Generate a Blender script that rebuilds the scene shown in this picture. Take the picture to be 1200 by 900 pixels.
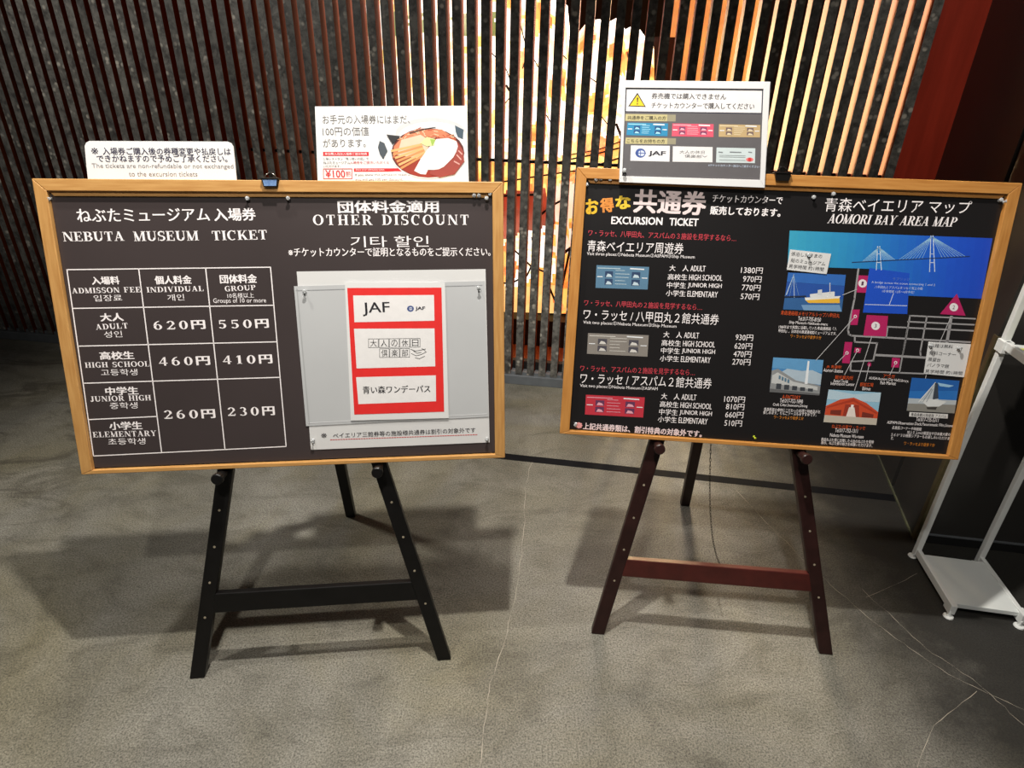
import bpy, bmesh, math, random
import numpy as np
from mathutils import Matrix, Vector
random.seed(7)
for o in list(bpy.data.objects): bpy.data.objects.remove(o)
scene = bpy.context.scene
COL = scene.collection

# ------------------------------------------------------------------ camera
F_PX, PITCH, ROLL, CAM_H = 715.83, 0.469703, 0.025517, 1.293624
ct, st, cr, sr = math.cos(PITCH), math.sin(PITCH), math.cos(ROLL), math.sin(ROLL)
fwd = np.array([0, ct, -st]); up0 = np.array([0, st, ct]); rt0 = np.array([1., 0, 0])
RGT = cr*rt0 + sr*up0; UPV = -sr*rt0 + cr*up0
camd = bpy.data.cameras.new('camera'); cam = bpy.data.objects.new('camera', camd); COL.objects.link(cam)
camd.sensor_fit = 'HORIZONTAL'; camd.sensor_width = 36.0; camd.lens = F_PX/1200*36
camd.clip_start = 0.02
cam.matrix_world = Matrix(((RGT[0], UPV[0], -fwd[0], 0), (RGT[1], UPV[1], -fwd[1], 0), (RGT[2], UPV[2], -fwd[2], CAM_H), (0, 0, 0, 1)))
scene.camera = cam

# ------------------------------------------------------------------ light
scene.view_settings.view_transform = 'Standard'; scene.view_settings.look = 'None'
scene.view_settings.gamma = 1; scene.view_settings.exposure = 0.0; scene.view_settings.use_curve_mapping = False
world = bpy.data.worlds.new('world'); scene.world = world; world.use_nodes = True
bg = world.node_tree.nodes['Background']; bg.inputs[0].default_value = (1, .97, .93, 1); bg.inputs[1].default_value = 0.07
def spot(name, loc, tgt, watts, angle, size=.045, col=(1, .95, .87), blend=.5):
    l = bpy.data.lights.new(name, 'SPOT'); l.energy = watts; l.spot_size = math.radians(angle); l.spot_blend = blend
    l.shadow_soft_size = size; l.color = col
    o = bpy.data.objects.new(name, l); COL.objects.link(o); o.location = loc
    o.rotation_euler = (Vector(tgt)-Vector(loc)).to_track_quat('-Z', 'Y').to_euler()
    return o
spot('ceiling_and_fill_spot', (-.20, -.25, 2.75), (-.05, 1.15, .5), 110, 64, blend=.4)
spot('ceiling_and_fill_spot', (-.10, 1.00, 2.75), (.0, 1.05, 0), 235, 84, size=.03, blend=.35)
spot('ceiling_and_fill_spot', (-1.05, 1.15, 2.75), (-.8, 1.15, 0), 95, 84, blend=.4)
spot('ceiling_and_fill_spot', (-2.5, .6, 2.75), (-1.55, 2.8, 1.6), 165, 66, blend=1.0)
spot('ceiling_and_fill_spot', (.78, .55, 2.75), (1.50, 2.36, 1.30), 60, 30, blend=.8)  # extra spot added to brighten the end panel and side wall
def area(name, loc, tgt, watts, sx, sy, col):
    l = bpy.data.lights.new(name, 'AREA'); l.energy = watts; l.shape = 'RECTANGLE'; l.size = sx; l.size_y = sy; l.color = col
    o = bpy.data.objects.new(name, l); COL.objects.link(o); o.location = loc
    o.rotation_euler = (Vector(tgt)-Vector(loc)).to_track_quat('-Z', 'Y').to_euler()
    return o

# ------------------------------------------------------------------ materials
M = {}
def mat(name, col, rough=.6, metal=0, var=.0, scale=20, bump=0, emis=None, estr=0, spec=.5, stretch=(1, 1, 1), col2=None, coat=0, alpha=1, trans=0):
    m = bpy.data.materials.new(name); m.use_nodes = True; nt = m.node_tree; b = nt.nodes['Principled BSDF']
    b.inputs['Roughness'].default_value = rough; b.inputs['Metallic'].default_value = metal
    b.inputs['Specular IOR Level'].default_value = spec; b.inputs['Coat Weight'].default_value = coat
    b.inputs['Alpha'].default_value = alpha; b.inputs['Transmission Weight'].default_value = trans
    c = (*col, 1)
    tc = nt.nodes.new('ShaderNodeTexCoord'); mp = nt.nodes.new('ShaderNodeMapping'); mp.inputs['Scale'].default_value = stretch
    nt.links.new(tc.outputs['Object'], mp.inputs['Vector'])
    nz = nt.nodes.new('ShaderNodeTexNoise'); nz.inputs['Scale'].default_value = scale; nz.inputs['Detail'].default_value = 5
    nt.links.new(mp.outputs[0], nz.inputs['Vector'])
    rp = nt.nodes.new('ShaderNodeValToRGB'); rp.color_ramp.elements[0].position = .3; rp.color_ramp.elements[1].position = .7
    d = col2 if col2 else tuple(x*(1-var) for x in col)
    e = col if col2 else tuple(min(1, x*(1+var)) for x in col)
    rp.color_ramp.elements[0].color = (*d, 1); rp.color_ramp.elements[1].color = (*e, 1)
    nt.links.new(nz.outputs[0], rp.inputs[0]); nt.links.new(rp.outputs[0], b.inputs['Base Color'])
    if bump:
        bp = nt.nodes.new('ShaderNodeBump'); bp.inputs['Strength'].default_value = bump; bp.inputs['Distance'].default_value = .002
        nt.links.new(nz.outputs[0], bp.inputs['Height']); nt.links.new(bp.outputs[0], b.inputs['Normal'])
    if estr:
        b.inputs['Emission Color'].default_value = (*(emis or col), 1); b.inputs['Emission Strength'].default_value = estr
    M[name] = m
    return m
def S(r, g, b):  # sRGB 0-255 -> linear
    return tuple((v/255/12.92 if v/255 <= .04045 else ((v/255+.055)/1.055)**2.4) for v in (r, g, b))
def ink(r, g, b, rough=.55):
    k = 'ink_%d_%d_%d' % (r, g, b)
    if k not in M: mat(k, S(r, g, b), rough=rough, var=.03, scale=60)
    return M[k]

def floor_material():
    m = bpy.data.materials.new('concrete_floor'); m.use_nodes = True; nt = m.node_tree; b = nt.nodes['Principled BSDF']; N = nt.nodes.new; L = nt.links.new
    tc = N('ShaderNodeTexCoord')
    def noise(s, det=6, ro=.6, dist=0, st=(1, 1, 1)):
        mp = N('ShaderNodeMapping'); mp.inputs['Scale'].default_value = st; L(tc.outputs['Object'], mp.inputs[0])
        n = N('ShaderNodeTexNoise'); n.inputs['Scale'].default_value = s; n.inputs['Detail'].default_value = det
        n.inputs['Roughness'].default_value = ro; n.inputs['Distortion'].default_value = dist; L(mp.outputs[0], n.inputs[0]); return n.outputs[0]
    def ramp(x, stops):
        r = N('ShaderNodeValToRGB'); cr_ = r.color_ramp
        while len(cr_.elements) < len(stops): cr_.elements.new(.5)
        for e, (p_, c) in zip(cr_.elements, stops): e.position = p_; e.color = (*c, 1)
        L(x, r.inputs[0]); return r.outputs[0]
    def mix(a, c, f, t='MIX'):
        x = N('ShaderNodeMix'); x.data_type = 'RGBA'; x.blend_type = t
        if isinstance(f, float): x.inputs[0].default_value = f
        else: L(f, x.inputs[0])
        L(a, x.inputs[6]); L(c, x.inputs[7]); return x.outputs[2]
    base = ramp(noise(2.2, 8, .65, .6), [(.3, S(120, 117, 107)), (.5, S(144, 141, 131)), (.7, S(168, 165, 156))])
    brown = ramp(noise(1.1, 4, .6, 1.2), [(.42, (1, 1, 1)), (.66, S(236, 230, 206))])
    c = mix(base, brown, 1.0, 'MULTIPLY')
    fine = ramp(noise(240, 4, .8), [(.37, S(92, 92, 92)), (.5, S(206, 206, 204)), (.61, (1.0, 1.0, 1.0))])
    c = mix(c, fine, .85, 'MULTIPLY')
    swirl = ramp(noise(2.4, 7, .72, 1.6, (1.3, 2.4, 1)), [(.36, S(150, 146, 138)), (.5, (1, 1, 1)), (.66, (1.0, 1.0, 1.0))])
    c = mix(c, swirl, .38, 'MULTIPLY')
    # darker ground on the right with the board's shadow painted in, and dark tyre-like stains far left
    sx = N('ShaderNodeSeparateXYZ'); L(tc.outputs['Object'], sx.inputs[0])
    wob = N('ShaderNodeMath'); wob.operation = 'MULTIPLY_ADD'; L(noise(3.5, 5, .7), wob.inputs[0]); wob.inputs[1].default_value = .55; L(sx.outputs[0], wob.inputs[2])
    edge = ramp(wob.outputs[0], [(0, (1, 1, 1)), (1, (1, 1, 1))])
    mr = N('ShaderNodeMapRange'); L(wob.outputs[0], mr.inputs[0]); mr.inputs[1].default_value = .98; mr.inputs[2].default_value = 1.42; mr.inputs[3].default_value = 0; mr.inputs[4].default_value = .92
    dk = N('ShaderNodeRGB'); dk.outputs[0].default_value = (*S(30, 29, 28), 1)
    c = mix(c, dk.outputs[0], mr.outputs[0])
    ml = N('ShaderNodeMapRange'); L(wob.outputs[0], ml.inputs[0]); ml.inputs[1].default_value = -1.35; ml.inputs[2].default_value = -1.0; ml.inputs[3].default_value = 1; ml.inputs[4].default_value = 0
    st2 = ramp(noise(2.2, 6, .65, 1.5, (1, 3, 1)), [(.50, (0, 0, 0)), (.60, (1, 1, 1))])
    mm = N('ShaderNodeMath'); mm.operation = 'MULTIPLY'; L(ml.outputs[0], mm.inputs[0]); L(st2, mm.inputs[1])
    m3 = N('ShaderNodeMath'); m3.operation = 'MULTIPLY'; L(mm.outputs[0], m3.inputs[0]); m3.inputs[1].default_value = .6
    dk2 = N('ShaderNodeRGB'); dk2.outputs[0].default_value = (*S(62, 57, 50), 1)
    c = mix(c, dk2.outputs[0], m3.outputs[0])
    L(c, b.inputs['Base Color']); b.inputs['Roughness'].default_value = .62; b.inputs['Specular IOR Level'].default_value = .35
    bp = N('ShaderNodeBump'); bp.inputs['Strength'].default_value = .35; bp.inputs['Distance'].default_value = .0015
    L(noise(90, 6, .7), bp.inputs['Height']); L(bp.outputs[0], b.inputs['Normal'])
    M['floor'] = m; return m
floor_material()

def slat_material():
    m = bpy.data.materials.new('flecked_dark_slat_face'); m.use_nodes = True; nt = m.node_tree; b = nt.nodes['Principled BSDF']; N = nt.nodes.new; L = nt.links.new
    tc = N('ShaderNodeTexCoord'); oi = N('ShaderNodeObjectInfo')
    cb = N('ShaderNodeCombineXYZ'); mu = N('ShaderNodeMath'); mu.operation = 'MULTIPLY'; mu.inputs[1].default_value = 40
    L(oi.outputs['Random'], mu.inputs[0]); L(mu.outputs[0], cb.inputs[2]); L(mu.outputs[0], cb.inputs[0])
    ad = N('ShaderNodeVectorMath'); L(tc.outputs['Object'], ad.inputs[0]); L(cb.outputs[0], ad.inputs[1])
    n1 = N('ShaderNodeTexNoise'); n1.inputs['Scale'].default_value = 26; n1.inputs['Detail'].default_value = 6; n1.inputs['Roughness'].default_value = .7; n1.inputs['Distortion'].default_value = .4; L(ad.outputs[0], n1.inputs[0])
    r1 = N('ShaderNodeValToRGB'); e = r1.color_ramp.elements; e[0].position = .38; e[0].color = (*S(50, 48, 46), 1); e[1].position = .60; e[1].color = (*S(104, 102, 97), 1); L(n1.outputs[0], r1.inputs[0])
    v = N('ShaderNodeTexVoronoi'); v.inputs['Scale'].default_value = 42; L(ad.outputs[0], v.inputs[0])
    r2 = N('ShaderNodeValToRGB'); e = r2.color_ramp.elements; e[0].position = .22; e[0].color = (1, 1, 1, 1); e[1].position = .42; e[1].color = (0, 0, 0, 1); L(v.outputs['Distance'], r2.inputs[0])
    n2 = N('ShaderNodeTexNoise'); n2.inputs['Scale'].default_value = 15; L(ad.outputs[0], n2.inputs[0])
    r3 = N('ShaderNodeValToRGB'); e = r3.color_ramp.elements; e[0].position = .49; e[0].color = (0, 0, 0, 1); e[1].position = .62; e[1].color = (.75, .75, .75, 1); L(n2.outputs[0], r3.inputs[0])
    mm = N('ShaderNodeMath'); mm.operation = 'MULTIPLY'; L(r2.outputs[0], mm.inputs[0]); L(r3.outputs[0], mm.inputs[1])
    mx = N('ShaderNodeMix'); mx.data_type = 'RGBA'; L(mm.outputs[0], mx.inputs[0]); L(r1.outputs[0], mx.inputs[6]); mx.inputs[7].default_value = (*S(186, 180, 168), 1)
    # each slat a little lighter or darker than its neighbour
    mr = N('ShaderNodeMapRange'); L(oi.outputs['Random'], mr.inputs[0]); mr.inputs[3].default_value = .65; mr.inputs[4].default_value = 1.2
    vm = N('ShaderNodeVectorMath'); vm.operation = 'SCALE'; L(mx.outputs[2], vm.inputs[0]); L(mr.outputs[0], vm.inputs['Scale'])
    L(vm.outputs[0], b.inputs['Base Color']); b.inputs['Roughness'].default_value = .5
    bp = N('ShaderNodeBump'); bp.inputs['Strength'].default_value = .2; bp.inputs['Distance'].default_value = .001; L(n1.outputs[0], bp.inputs['Height']); L(bp.outputs[0], b.inputs['Normal'])
    M['slat_face'] = m
slat_material()
mat('slat_side', S(136, 62, 30), rough=.7, spec=.2, var=.12, scale=8, stretch=(1, 1, .1))
mat('wood_x', S(200, 153, 92), rough=.42, col2=S(178, 128, 70), scale=14, stretch=(1, 12, 12))
mat('wood_y', S(200, 153, 92), rough=.42, col2=S(178, 128, 70), scale=14, stretch=(12, 1, 12))
mat('wood2_x', S(196, 140, 74), rough=.42, col2=S(174, 116, 54), scale=14, stretch=(1, 12, 12))
mat('wood2_y', S(196, 140, 74), rough=.42, col2=S(174, 116, 54), scale=14, stretch=(12, 1, 12))
mat('backing', S(40, 36, 34), rough=.8, var=.1)
mat('poster_left', S(62, 54, 54), rough=.38, var=.10, scale=3)
mat('poster_right', S(26, 24, 25), rough=.35, var=.10, scale=3)
mat('paper', S(214, 214, 214), rough=.5, var=.02, scale=10)
mat('laminate', S(226, 226, 226), rough=.18, var=.02, scale=10, coat=.4)
mat('sleeve', S(190, 192, 194), rough=.16, var=.03, scale=6, coat=.5)
mat('acrylic_white', S(222, 222, 222), rough=.2, var=.02)
mat('black_wood', S(15, 14, 14), spec=.3, rough=.4, var=.25, scale=30)
mat('brown_wood', S(44, 24, 22), spec=.3, rough=.38, var=.25, scale=30)
mat('redbrown_wood', S(72, 26, 22), rough=.35, var=.2, scale=30)
mat('metal', S(170, 165, 155), rough=.3, metal=1, var=.1)
mat('dark_metal', S(40, 38, 36), rough=.4, metal=.8, var=.1)
mat('hole', S(150, 140, 120), rough=.5, var=.2)
mat('clear_plastic', S(225, 228, 230), rough=.12, var=.05, trans=.55)
mat('lime_plastic', S(180, 195, 50), rough=.3, var=.1)
mat('blue_label', S(120, 150, 190), rough=.3, col2=S(80, 110, 160), scale=150)
mat('wall_black', S(48, 46, 44), rough=.42, var=.12, scale=5, bump=.2)
mat('groove_black', S(10, 10, 10), rough=.7)
mat('red_panel', S(168, 54, 36), rough=.33, var=.18, scale=6, stretch=(6, 6, .5))
mat('rail_grey', S(96, 100, 104), rough=.45, var=.12, scale=20)
mat('guard', S(110, 100, 72), rough=.35, metal=.6, var=.2, scale=25)
mat('sealant', S(96, 98, 72), rough=.6, col2=S(60, 58, 50), scale=14)
mat('joint', S(14, 15, 18), spec=.15, rough=.75, var=.2, scale=12)
mat('crack', S(168, 160, 146), rough=.8, var=.15)
mat('white_metal', S(232, 234, 232), rough=.32, var=.03)
mat('shelf_white', S(228, 232, 230), rough=.3, var=.02)
mat('yellow_paper', S(228, 226, 120), rough=.5, var=.1, scale=20)
mat('room_grey', S(60, 58, 56), rough=.9, var=.05)
mat('display_floor', S(150, 84, 50), rough=.5, var=.15, scale=8)
mat('display_dark', S(28, 20, 18), rough=.8, var=.1)
mat('lantern_black', S(12, 10, 9), rough=.7)
EM = {}
def emi(name, col, col2, s, scale=9):
    m = mat(name, (.8, .8, .8), rough=.6); nt = m.node_tree; b = nt.nodes['Principled BSDF']; N = nt.nodes.new
    tc = N('ShaderNodeTexCoord'); n = N('ShaderNodeTexNoise'); n.inputs['Scale'].default_value = scale; n.inputs['Detail'].default_value = 3; n.inputs['Distortion'].default_value = 1.2
    nt.links.new(tc.outputs['Object'], n.inputs[0]); r = N('ShaderNodeValToRGB'); e = r.color_ramp.elements
    e[0].position = .42; e[0].color = (*col2, 1); e[1].position = .55; e[1].color = (*col, 1)
    nt.links.new(n.outputs[0], r.inputs[0]); nt.links.new(r.outputs[0], b.inputs['Emission Color']); b.inputs['Emission Strength'].default_value = s
    return m
emi('glow_white', (1, .93, .82), (1, .62, .30), 2.1, 14)
emi('glow_orange', (1, .42, .08), (1, .16, .02), 1.5, 10)
emi('glow_yellow', (1, .72, .18), (1, .45, .08), 1.6, 12)
emi('glow_red', (.38, .02, .01), (.20, .008, .004), .8, 10)
emi('glow_amber', (1, .60, .20), (1, .50, .16), 1.25, 5)
emi('glow_green', (.03, .30, .08), (.02, .2, .05), 1.0, 5)
emi('glow_pink', (1, .72, .58), (1, .60, .42), 1.2, 6)
emi('glow_far', (.90, .33, .04), (.62, .20, .02), .95, 1.5)

# ------------------------------------------------------------------ mesh helpers
def tagged(o, label=None, cat=None, group=None, kind=None):
    if label: o['label'] = label
    if cat: o['category'] = cat
    if group: o['group'] = group
    if kind: o['kind'] = kind
    return o
class MB:
    def __init__(s): s.v = []; s.f = []; s.m = []
    def add(s, vs, fs, mi=0):
        k = len(s.v); s.v += [tuple(v) for v in vs]; s.f += [tuple(i+k for i in f) for f in fs]; s.m += [mi]*len(fs); return s
    def box(s, x0, x1, y0, y1, z0, z1, mi=0):
        return s.hexa([(x0, y0, z0), (x1, y0, z0), (x1, y1, z0), (x0, y1, z0), (x0, y0, z1), (x1, y0, z1), (x1, y1, z1), (x0, y1, z1)], mi)
    def hexa(s, p, mi=0):
        return s.add(p, [(0, 3, 2, 1), (4, 5, 6, 7), (0, 1, 5, 4), (1, 2, 6, 5), (2, 3, 7, 6), (3, 0, 4, 7)], mi)
    def prism(s, pts, z0, z1, mi=0):  # polygon in xy
        n = len(pts); a = sum(pts[i][0]*pts[(i+1) % n][1]-pts[(i+1) % n][0]*pts[i][1] for i in range(n))
        if a < 0: pts = pts[::-1]
        vs = [(x, y, z0) for x, y in pts]+[(x, y, z1) for x, y in pts]
        return s.add(vs, [tuple(range(n-1, -1, -1)), tuple(range(n, 2*n))]+[(i, (i+1) % n, n+(i+1) % n, n+i) for i in range(n)], mi)
    def flat(s, pts, z, mi=0):
        n = len(pts); a = sum(pts[i][0]*pts[(i+1) % n][1]-pts[(i+1) % n][0]*pts[i][1] for i in range(n))
        if a < 0: pts = pts[::-1]
        return s.add([(x, y, z) for x, y in pts], [tuple(range(n))], mi)
    def tube(s, pts, r, n=8, mi=0, closed=False):
        P = [Vector(p) for p in pts]; rr = r if isinstance(r, (list, tuple)) else [r]*len(P)
        rings = []
        nrm = None
        for i, p in enumerate(P):
            if closed: d = (P[(i+1) % len(P)]-P[i-1])
            else: d = P[min(i+1, len(P)-1)]-P[max(i-1, 0)]
            d.normalize()
            if nrm is None: nrm = d.orthogonal().normalized()
            nrm = (nrm-d*nrm.dot(d)).normalized(); b = d.cross(nrm)
            rings.append([p+(nrm*math.cos(2*math.pi*k/n)+b*math.sin(2*math.pi*k/n))*rr[i] for k in range(n)])
        vs = [v for r_ in rings for v in r_]; fs = []
        m = len(P)
        for i in range(m if closed else m-1):
            j = (i+1) % m
            for k in range(n): fs.append((i*n+k, i*n+(k+1) % n, j*n+(k+1) % n, j*n+k))
        if not closed: fs += [tuple(range(n-1, -1, -1)), tuple((m-1)*n+k for k in range(n))]
        return s.add(vs, fs, mi)
    def mesh(s, name, mats):
        me = bpy.data.meshes.new(name); me.from_pydata(s.v, [], s.f)
        for m in (mats if isinstance(mats, list) else [mats]): me.materials.append(M[m] if isinstance(m, str) else m)
        if any(s.m): me.polygons.foreach_set('material_index', s.m)
        me.update(); return me
    def build(s, name, mats, parent=None, M_=None, smooth=False, bevel=0):
        me = s.mesh(name, mats)
        if bevel:
            bm = bmesh.new(); bm.from_mesh(me); bmesh.ops.remove_doubles(bm, verts=bm.verts, dist=1e-6)
            bmesh.ops.bevel(bm, geom=[e for e in bm.edges], offset=bevel, segments=2, affect='EDGES', profile=.5)
            bm.to_mesh(me); bm.free()
        if smooth: me.polygons.foreach_set('use_smooth', [True]*len(me.polygons))
        o = bpy.data.objects.new(name, me); COL.objects.link(o)
        if parent is not None: o.parent = parent
        if M_ is not None: o.matrix_world = M_
        return o
def empty(name, mw):
    o = bpy.data.objects.new(name, None); COL.objects.link(o); o.matrix_world = mw; o.empty_display_size = .05; return o

# ------------------------------------------------------------------ the plane of the slatted screen
WY = -0.138642; WO = np.array([0, 2.561073, 0.])
WD = np.array([math.cos(WY), math.sin(WY), 0]); WN = np.array([-WD[1], WD[0], 0])
# screen frame: x along the wall (right), y into the display (away), z up
MW = Matrix(((WD[0], WN[0], 0, WO[0]), (WD[1], WN[1], 0, WO[1]), (0, 0, 1, 0), (0, 0, 0, 1)))
def ray(px):
    return RGT*((px[0]-600)/F_PX) + UPV*(-(px[1]-450)/F_PX) + fwd
EYE = np.array([0, 0, CAM_H])
def on_wall(px, depth=0.):
    d = ray(px); P = WO+WN*depth; t = ((P-EYE) @ WN)/(d @ WN); q = EYE+d*t
    return float((q-WO) @ WD), float(q[2])
def on_floor(px, z=0.):
    d = ray(px); q = EYE+d*((z-CAM_H)/d[2]); return float(q[0]), float(q[1])

# ------------------------------------------------------------------ structure
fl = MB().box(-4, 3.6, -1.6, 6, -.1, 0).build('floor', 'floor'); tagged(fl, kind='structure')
jd = (Vector((1.352, 1.741))-Vector((-.45, 2.003)))
jt = MB(); jn = Vector((-jd.y, jd.x)).normalized()*.020
a, b_ = Vector((-.45, 2.003)), Vector((1.352, 1.741))
jt.prism([tuple(a-jn), tuple(b_-jn), tuple(b_+jn), tuple(a+jn)], 0, .0006).build('expansion_joint', 'joint', fl)
def crack(pts, w, name='crack'):
    m_ = MB(); rnd = random.Random(len(pts)+int(pts[0][0]))
    P = []
    for (x0, y0), (x1, y1) in zip(pts[:-1], pts[1:]):
        n = max(2, int(math.hypot(x1-x0, y1-y0)/10))
        for k in range(n): t = k/n; P.append((x0+(x1-x0)*t+rnd.uniform(-1.6, 1.6), y0+(y1-y0)*t))
    P.append(pts[-1]); Q = [Vector(on_floor(p)) for p in P]
    for i in range(len(Q)-1):
        d = (Q[i+1]-Q[i]).normalized(); n = Vector((-d.y, d.x)); w0 = w*(.6+.4*math.sin(i*1.7)); w1 = w*(.6+.4*math.sin((i+1)*1.7))
        m_.flat([tuple(Q[i]-n*w0), tuple(Q[i+1]-n*w1), tuple(Q[i+1]+n*w1), tuple(Q[i]+n*w0)], .0005)
    m_.build(name, 'crack', fl)
crack([(623, 540), (617, 570), (612, 640), (600, 720), (575, 800), (566, 860), (562, 900)], .0009)
crack([(862, 575), (950, 665), (1025, 730), (1110, 790), (1200, 832)], .0007)
crack([(1010, 690), (1085, 760), (1145, 800), (1200, 850)], .0006)
crack([(1015, 700), (1060, 680), (1075, 672)], .0005)
crack([(1145, 810), (1095, 850), (1075, 900)], .0006)
tagged(MB().box(-4, 3.6, -1.6, 6, 2.95, 3.05).build('ceiling', 'room_grey'), kind='structure')

# slatted screen: steel foot rail, slats, tie rod
scr = empty('wall_back', MW); tagged(scr, kind='structure')
MB().box(-3.4, 1.41, -.012, .075, 0, .044).build('foot_rail', 'rail_grey', scr, bevel=.002)
MB().box(-3.4, 1.41, .070, .10, .044, .085).build('kick_board', 'lantern_black', scr)
FW, SD, PITCH_S, S_END = .0315, .060, .0541, 1.398
sm = MB(); w = FW
sm.add([(0, 0, .046), (w, 0, .046), (w, SD, .046), (0, SD, .046), (0, 0, 2.94), (w, 0, 2.94), (w, SD, 2.94), (0, SD, 2.94)],
       [(0, 1, 5, 4)], 0)
sm.add(sm.v[:8], [(1, 2, 6, 5), (2, 3, 7, 6), (3, 0, 4, 7), (0, 3, 2, 1), (4, 5, 6, 7)], 1)
sme = sm.mesh('slat', ['slat_face', 'slat_side'])
cap = MB().box(.001, PITCH_S-FW-.001, .004, .03, .044, .058).mesh('rail_spacer', 'rail_grey')
NSL = 88
for i in range(NSL):
    s = S_END-FW-i*PITCH_S
    o = bpy.data.objects.new('slat', sme); COL.objects.link(o); o.parent = scr; o.location = (s, 0, 0)
    if i: 
        o = bpy.data.objects.new('rail_spacer', cap); COL.objects.link(o); o.parent = scr; o.location = (s+FW, 0, 0)
MB().tube([(-3.38, .03, .982), (1.39, .03, .982)], .0065, 8).build('tie_rod', 'dark_metal', scr, smooth=True)

# end panel and side walls at the right
def W(s, d=0, z=0): q = WO+WD*s+WN*d; return (float(q[0]), float(q[1]), z)
cor = (1.291, 1.523); w1s = W(1.545)[:2]
e1 = Vector(cor)-Vector(w1s)
pa = MB(); p0, p1 = W(1.398, .012), W(1.56, .012); q0, q1 = W(1.398, .05), W(1.56, .05)
pa.prism([p0[:2], p1[:2], q1[:2], q0[:2]], 0, 2.95).build('wall_end', 'red_panel')['kind'] = 'structure'
# side wall made of two boards with a deep vertical groove between them
L1 = e1.length; u1 = e1.normalized(); n1 = Vector((-u1.y, u1.x))  # n1 points into the wall (to the right)
if n1.x < 0: n1 = -n1
g0 = (Vector((1.381, 1.80))-Vector(w1s)).dot(u1)
ws = empty('wall_right', Matrix.Identity(4)); tagged(ws, kind='structure')
def wp(a, d): q = Vector(w1s)+u1*a+n1*d; return (q.x, q.y)
MB().prism([wp(-.05, 0), wp(g0-.014, 0), wp(g0-.014, .02), wp(-.05, .02)], 0, 2.95).build('wall_panel', 'wall_black', ws)
MB().prism([wp(g0+.014, 0), wp(L1, 0), (3.4, cor[1]+math.tan(WY)*(3.4-cor[0])), (3.4, cor[1]+.02+math.tan(WY)*(3.4-cor[0])), (cor[0]+.03, cor[1]+.02), wp(L1-.04, .02), wp(g0+.014, .02)], 0, 2.95).build('wall_panel', 'wall_black', ws)
MB().prism([wp(-.05, .02), wp(L1-.04, .02), wp(L1-.06, .04), wp(-.05, .04)], 0, 2.95).build('groove_backing', 'groove_black', ws)
# scuffed sealant strip along its foot and the low skirting of the near wall
MB().prism([wp(.02, -.005), wp(L1-.01, -.005), wp(L1-.01, .0), wp(.02, .0)], 0, .006).build('trim_1', 'sealant')['kind'] = 'structure'
dw = Vector((math.cos(WY), math.sin(WY))); nw = Vector((dw.y, -dw.x))  # towards the viewer
def sk(t, d): q = Vector(cor)+dw*t+nw*d; return (q.x, q.y)
MB().prism([sk(.005, 0.), sk(2.1, 0.), sk(2.1, .006), sk(.005, .006)], 0, .03).build('baseboard_right', 'groove_black')['kind'] = 'structure'
MB().prism([sk(.005, 0.), sk(2.1, 0.), sk(2.1, .007), sk(.005, .007)], .03, .034).build('trim_2', 'rail_grey')['kind'] = 'structure'
# metal guard on the wall corner
MB().prism([sk(-.004, .004), sk(.016, .004), sk(.016, .0), sk(0, 0), wp(L1-.018, 0), wp(L1-.018, -.004), wp(L1, -.004)], .0, .70).build('trim_3', 'guard', bevel=.0008)['kind'] = 'structure'

# ------------------------------------------------------------------ the lit display behind the screen
DD = .45
lroot = empty('paper_lantern_float', MW @ Matrix.Translation((0, DD, 0)))
tagged(lroot, 'large glowing white and orange painted paper lantern float behind the slatted screen', 'lantern')
def region(x, y):
    n = math.sin(x*.11+y*.05)*.5+math.sin(x*.043-y*.09+1.3)*.5+math.sin(x*.19+y*.17)*.3
    if y < 190-(x-560)*.06:
        if x < 590 and 14 < y < 42 and math.sin(x*.21) > -.2: return 5
        if x > 596 and y < 165 and n > .40: return 2 if n < .62 else 1
        if x < 596 and n > .78: return 2
        if x > 675 and y > 165-(760-x)*.1: return 1
        if x > 590 and y > 168 and n > .3: return 2
        return 0
    if y < 228-(x-560)*.12: return 2 if n > -.1 else 1
    if y < 292-(x-560)*.35:
        return 3 if (x < 652) else 6
    if x > 650: return 1 if n > -.5 else 6
    if y < 332: return 0 if n > -.3 else 1
    return 4
mats_l = ['glow_white', 'glow_orange', 'glow_yellow', 'glow_red', 'glow_amber', 'glow_green', 'glow_pink']
def topy(x):
    if x < 640: return -75
    pts = [(640, -12), (663, 4), (664, 45), (672, 42), (688, 22), (705, 20), (708, 26), (728, 16), (731, 34), (746, 26), (762, 48), (775, 60)]
    for (a, ya), (b, yb) in zip(pts[:-1], pts[1:]):
        if a <= x <= b: return ya+(yb-ya)*(x-a)/(b-a)
    return 60
body = {}
NX, NY = 90, 110
grid = {}
rr = random.Random(3)
for i in range(NX+1):
    for j in range(NY+1):
        x = 418+(768-418)*i/NX; t0 = topy(x); y = t0+(374+(x-620)*.03-t0)*j/NY
        s_, z_ = on_wall((x, y), DD)
        bulge = .05*math.sin(x*.045)*math.cos(y*.035)+.035*math.sin(x*.02+y*.06)
        edge = min(1, min(i, NX-i)/8, min(j, NY-j)/6)
        grid[i, j] = (s_, -.10*edge**.5-bulge*edge+.10, z_, x, y)
for i in range(NX):
    for j in range(NY):
        x = grid[i, j][3]+2+rr.uniform(-1.5, 1.5); y = grid[i, j][4]+1.5+rr.uniform(-1.5, 1.5)
        body.setdefault(region(x, y), []).append((i, j))
nm = {0: 'white_paper', 1: 'orange_paper', 2: 'yellow_paper', 3: 'red_paper', 4: 'amber_paper', 5: 'green_paper', 6: 'pink_paper'}
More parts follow.
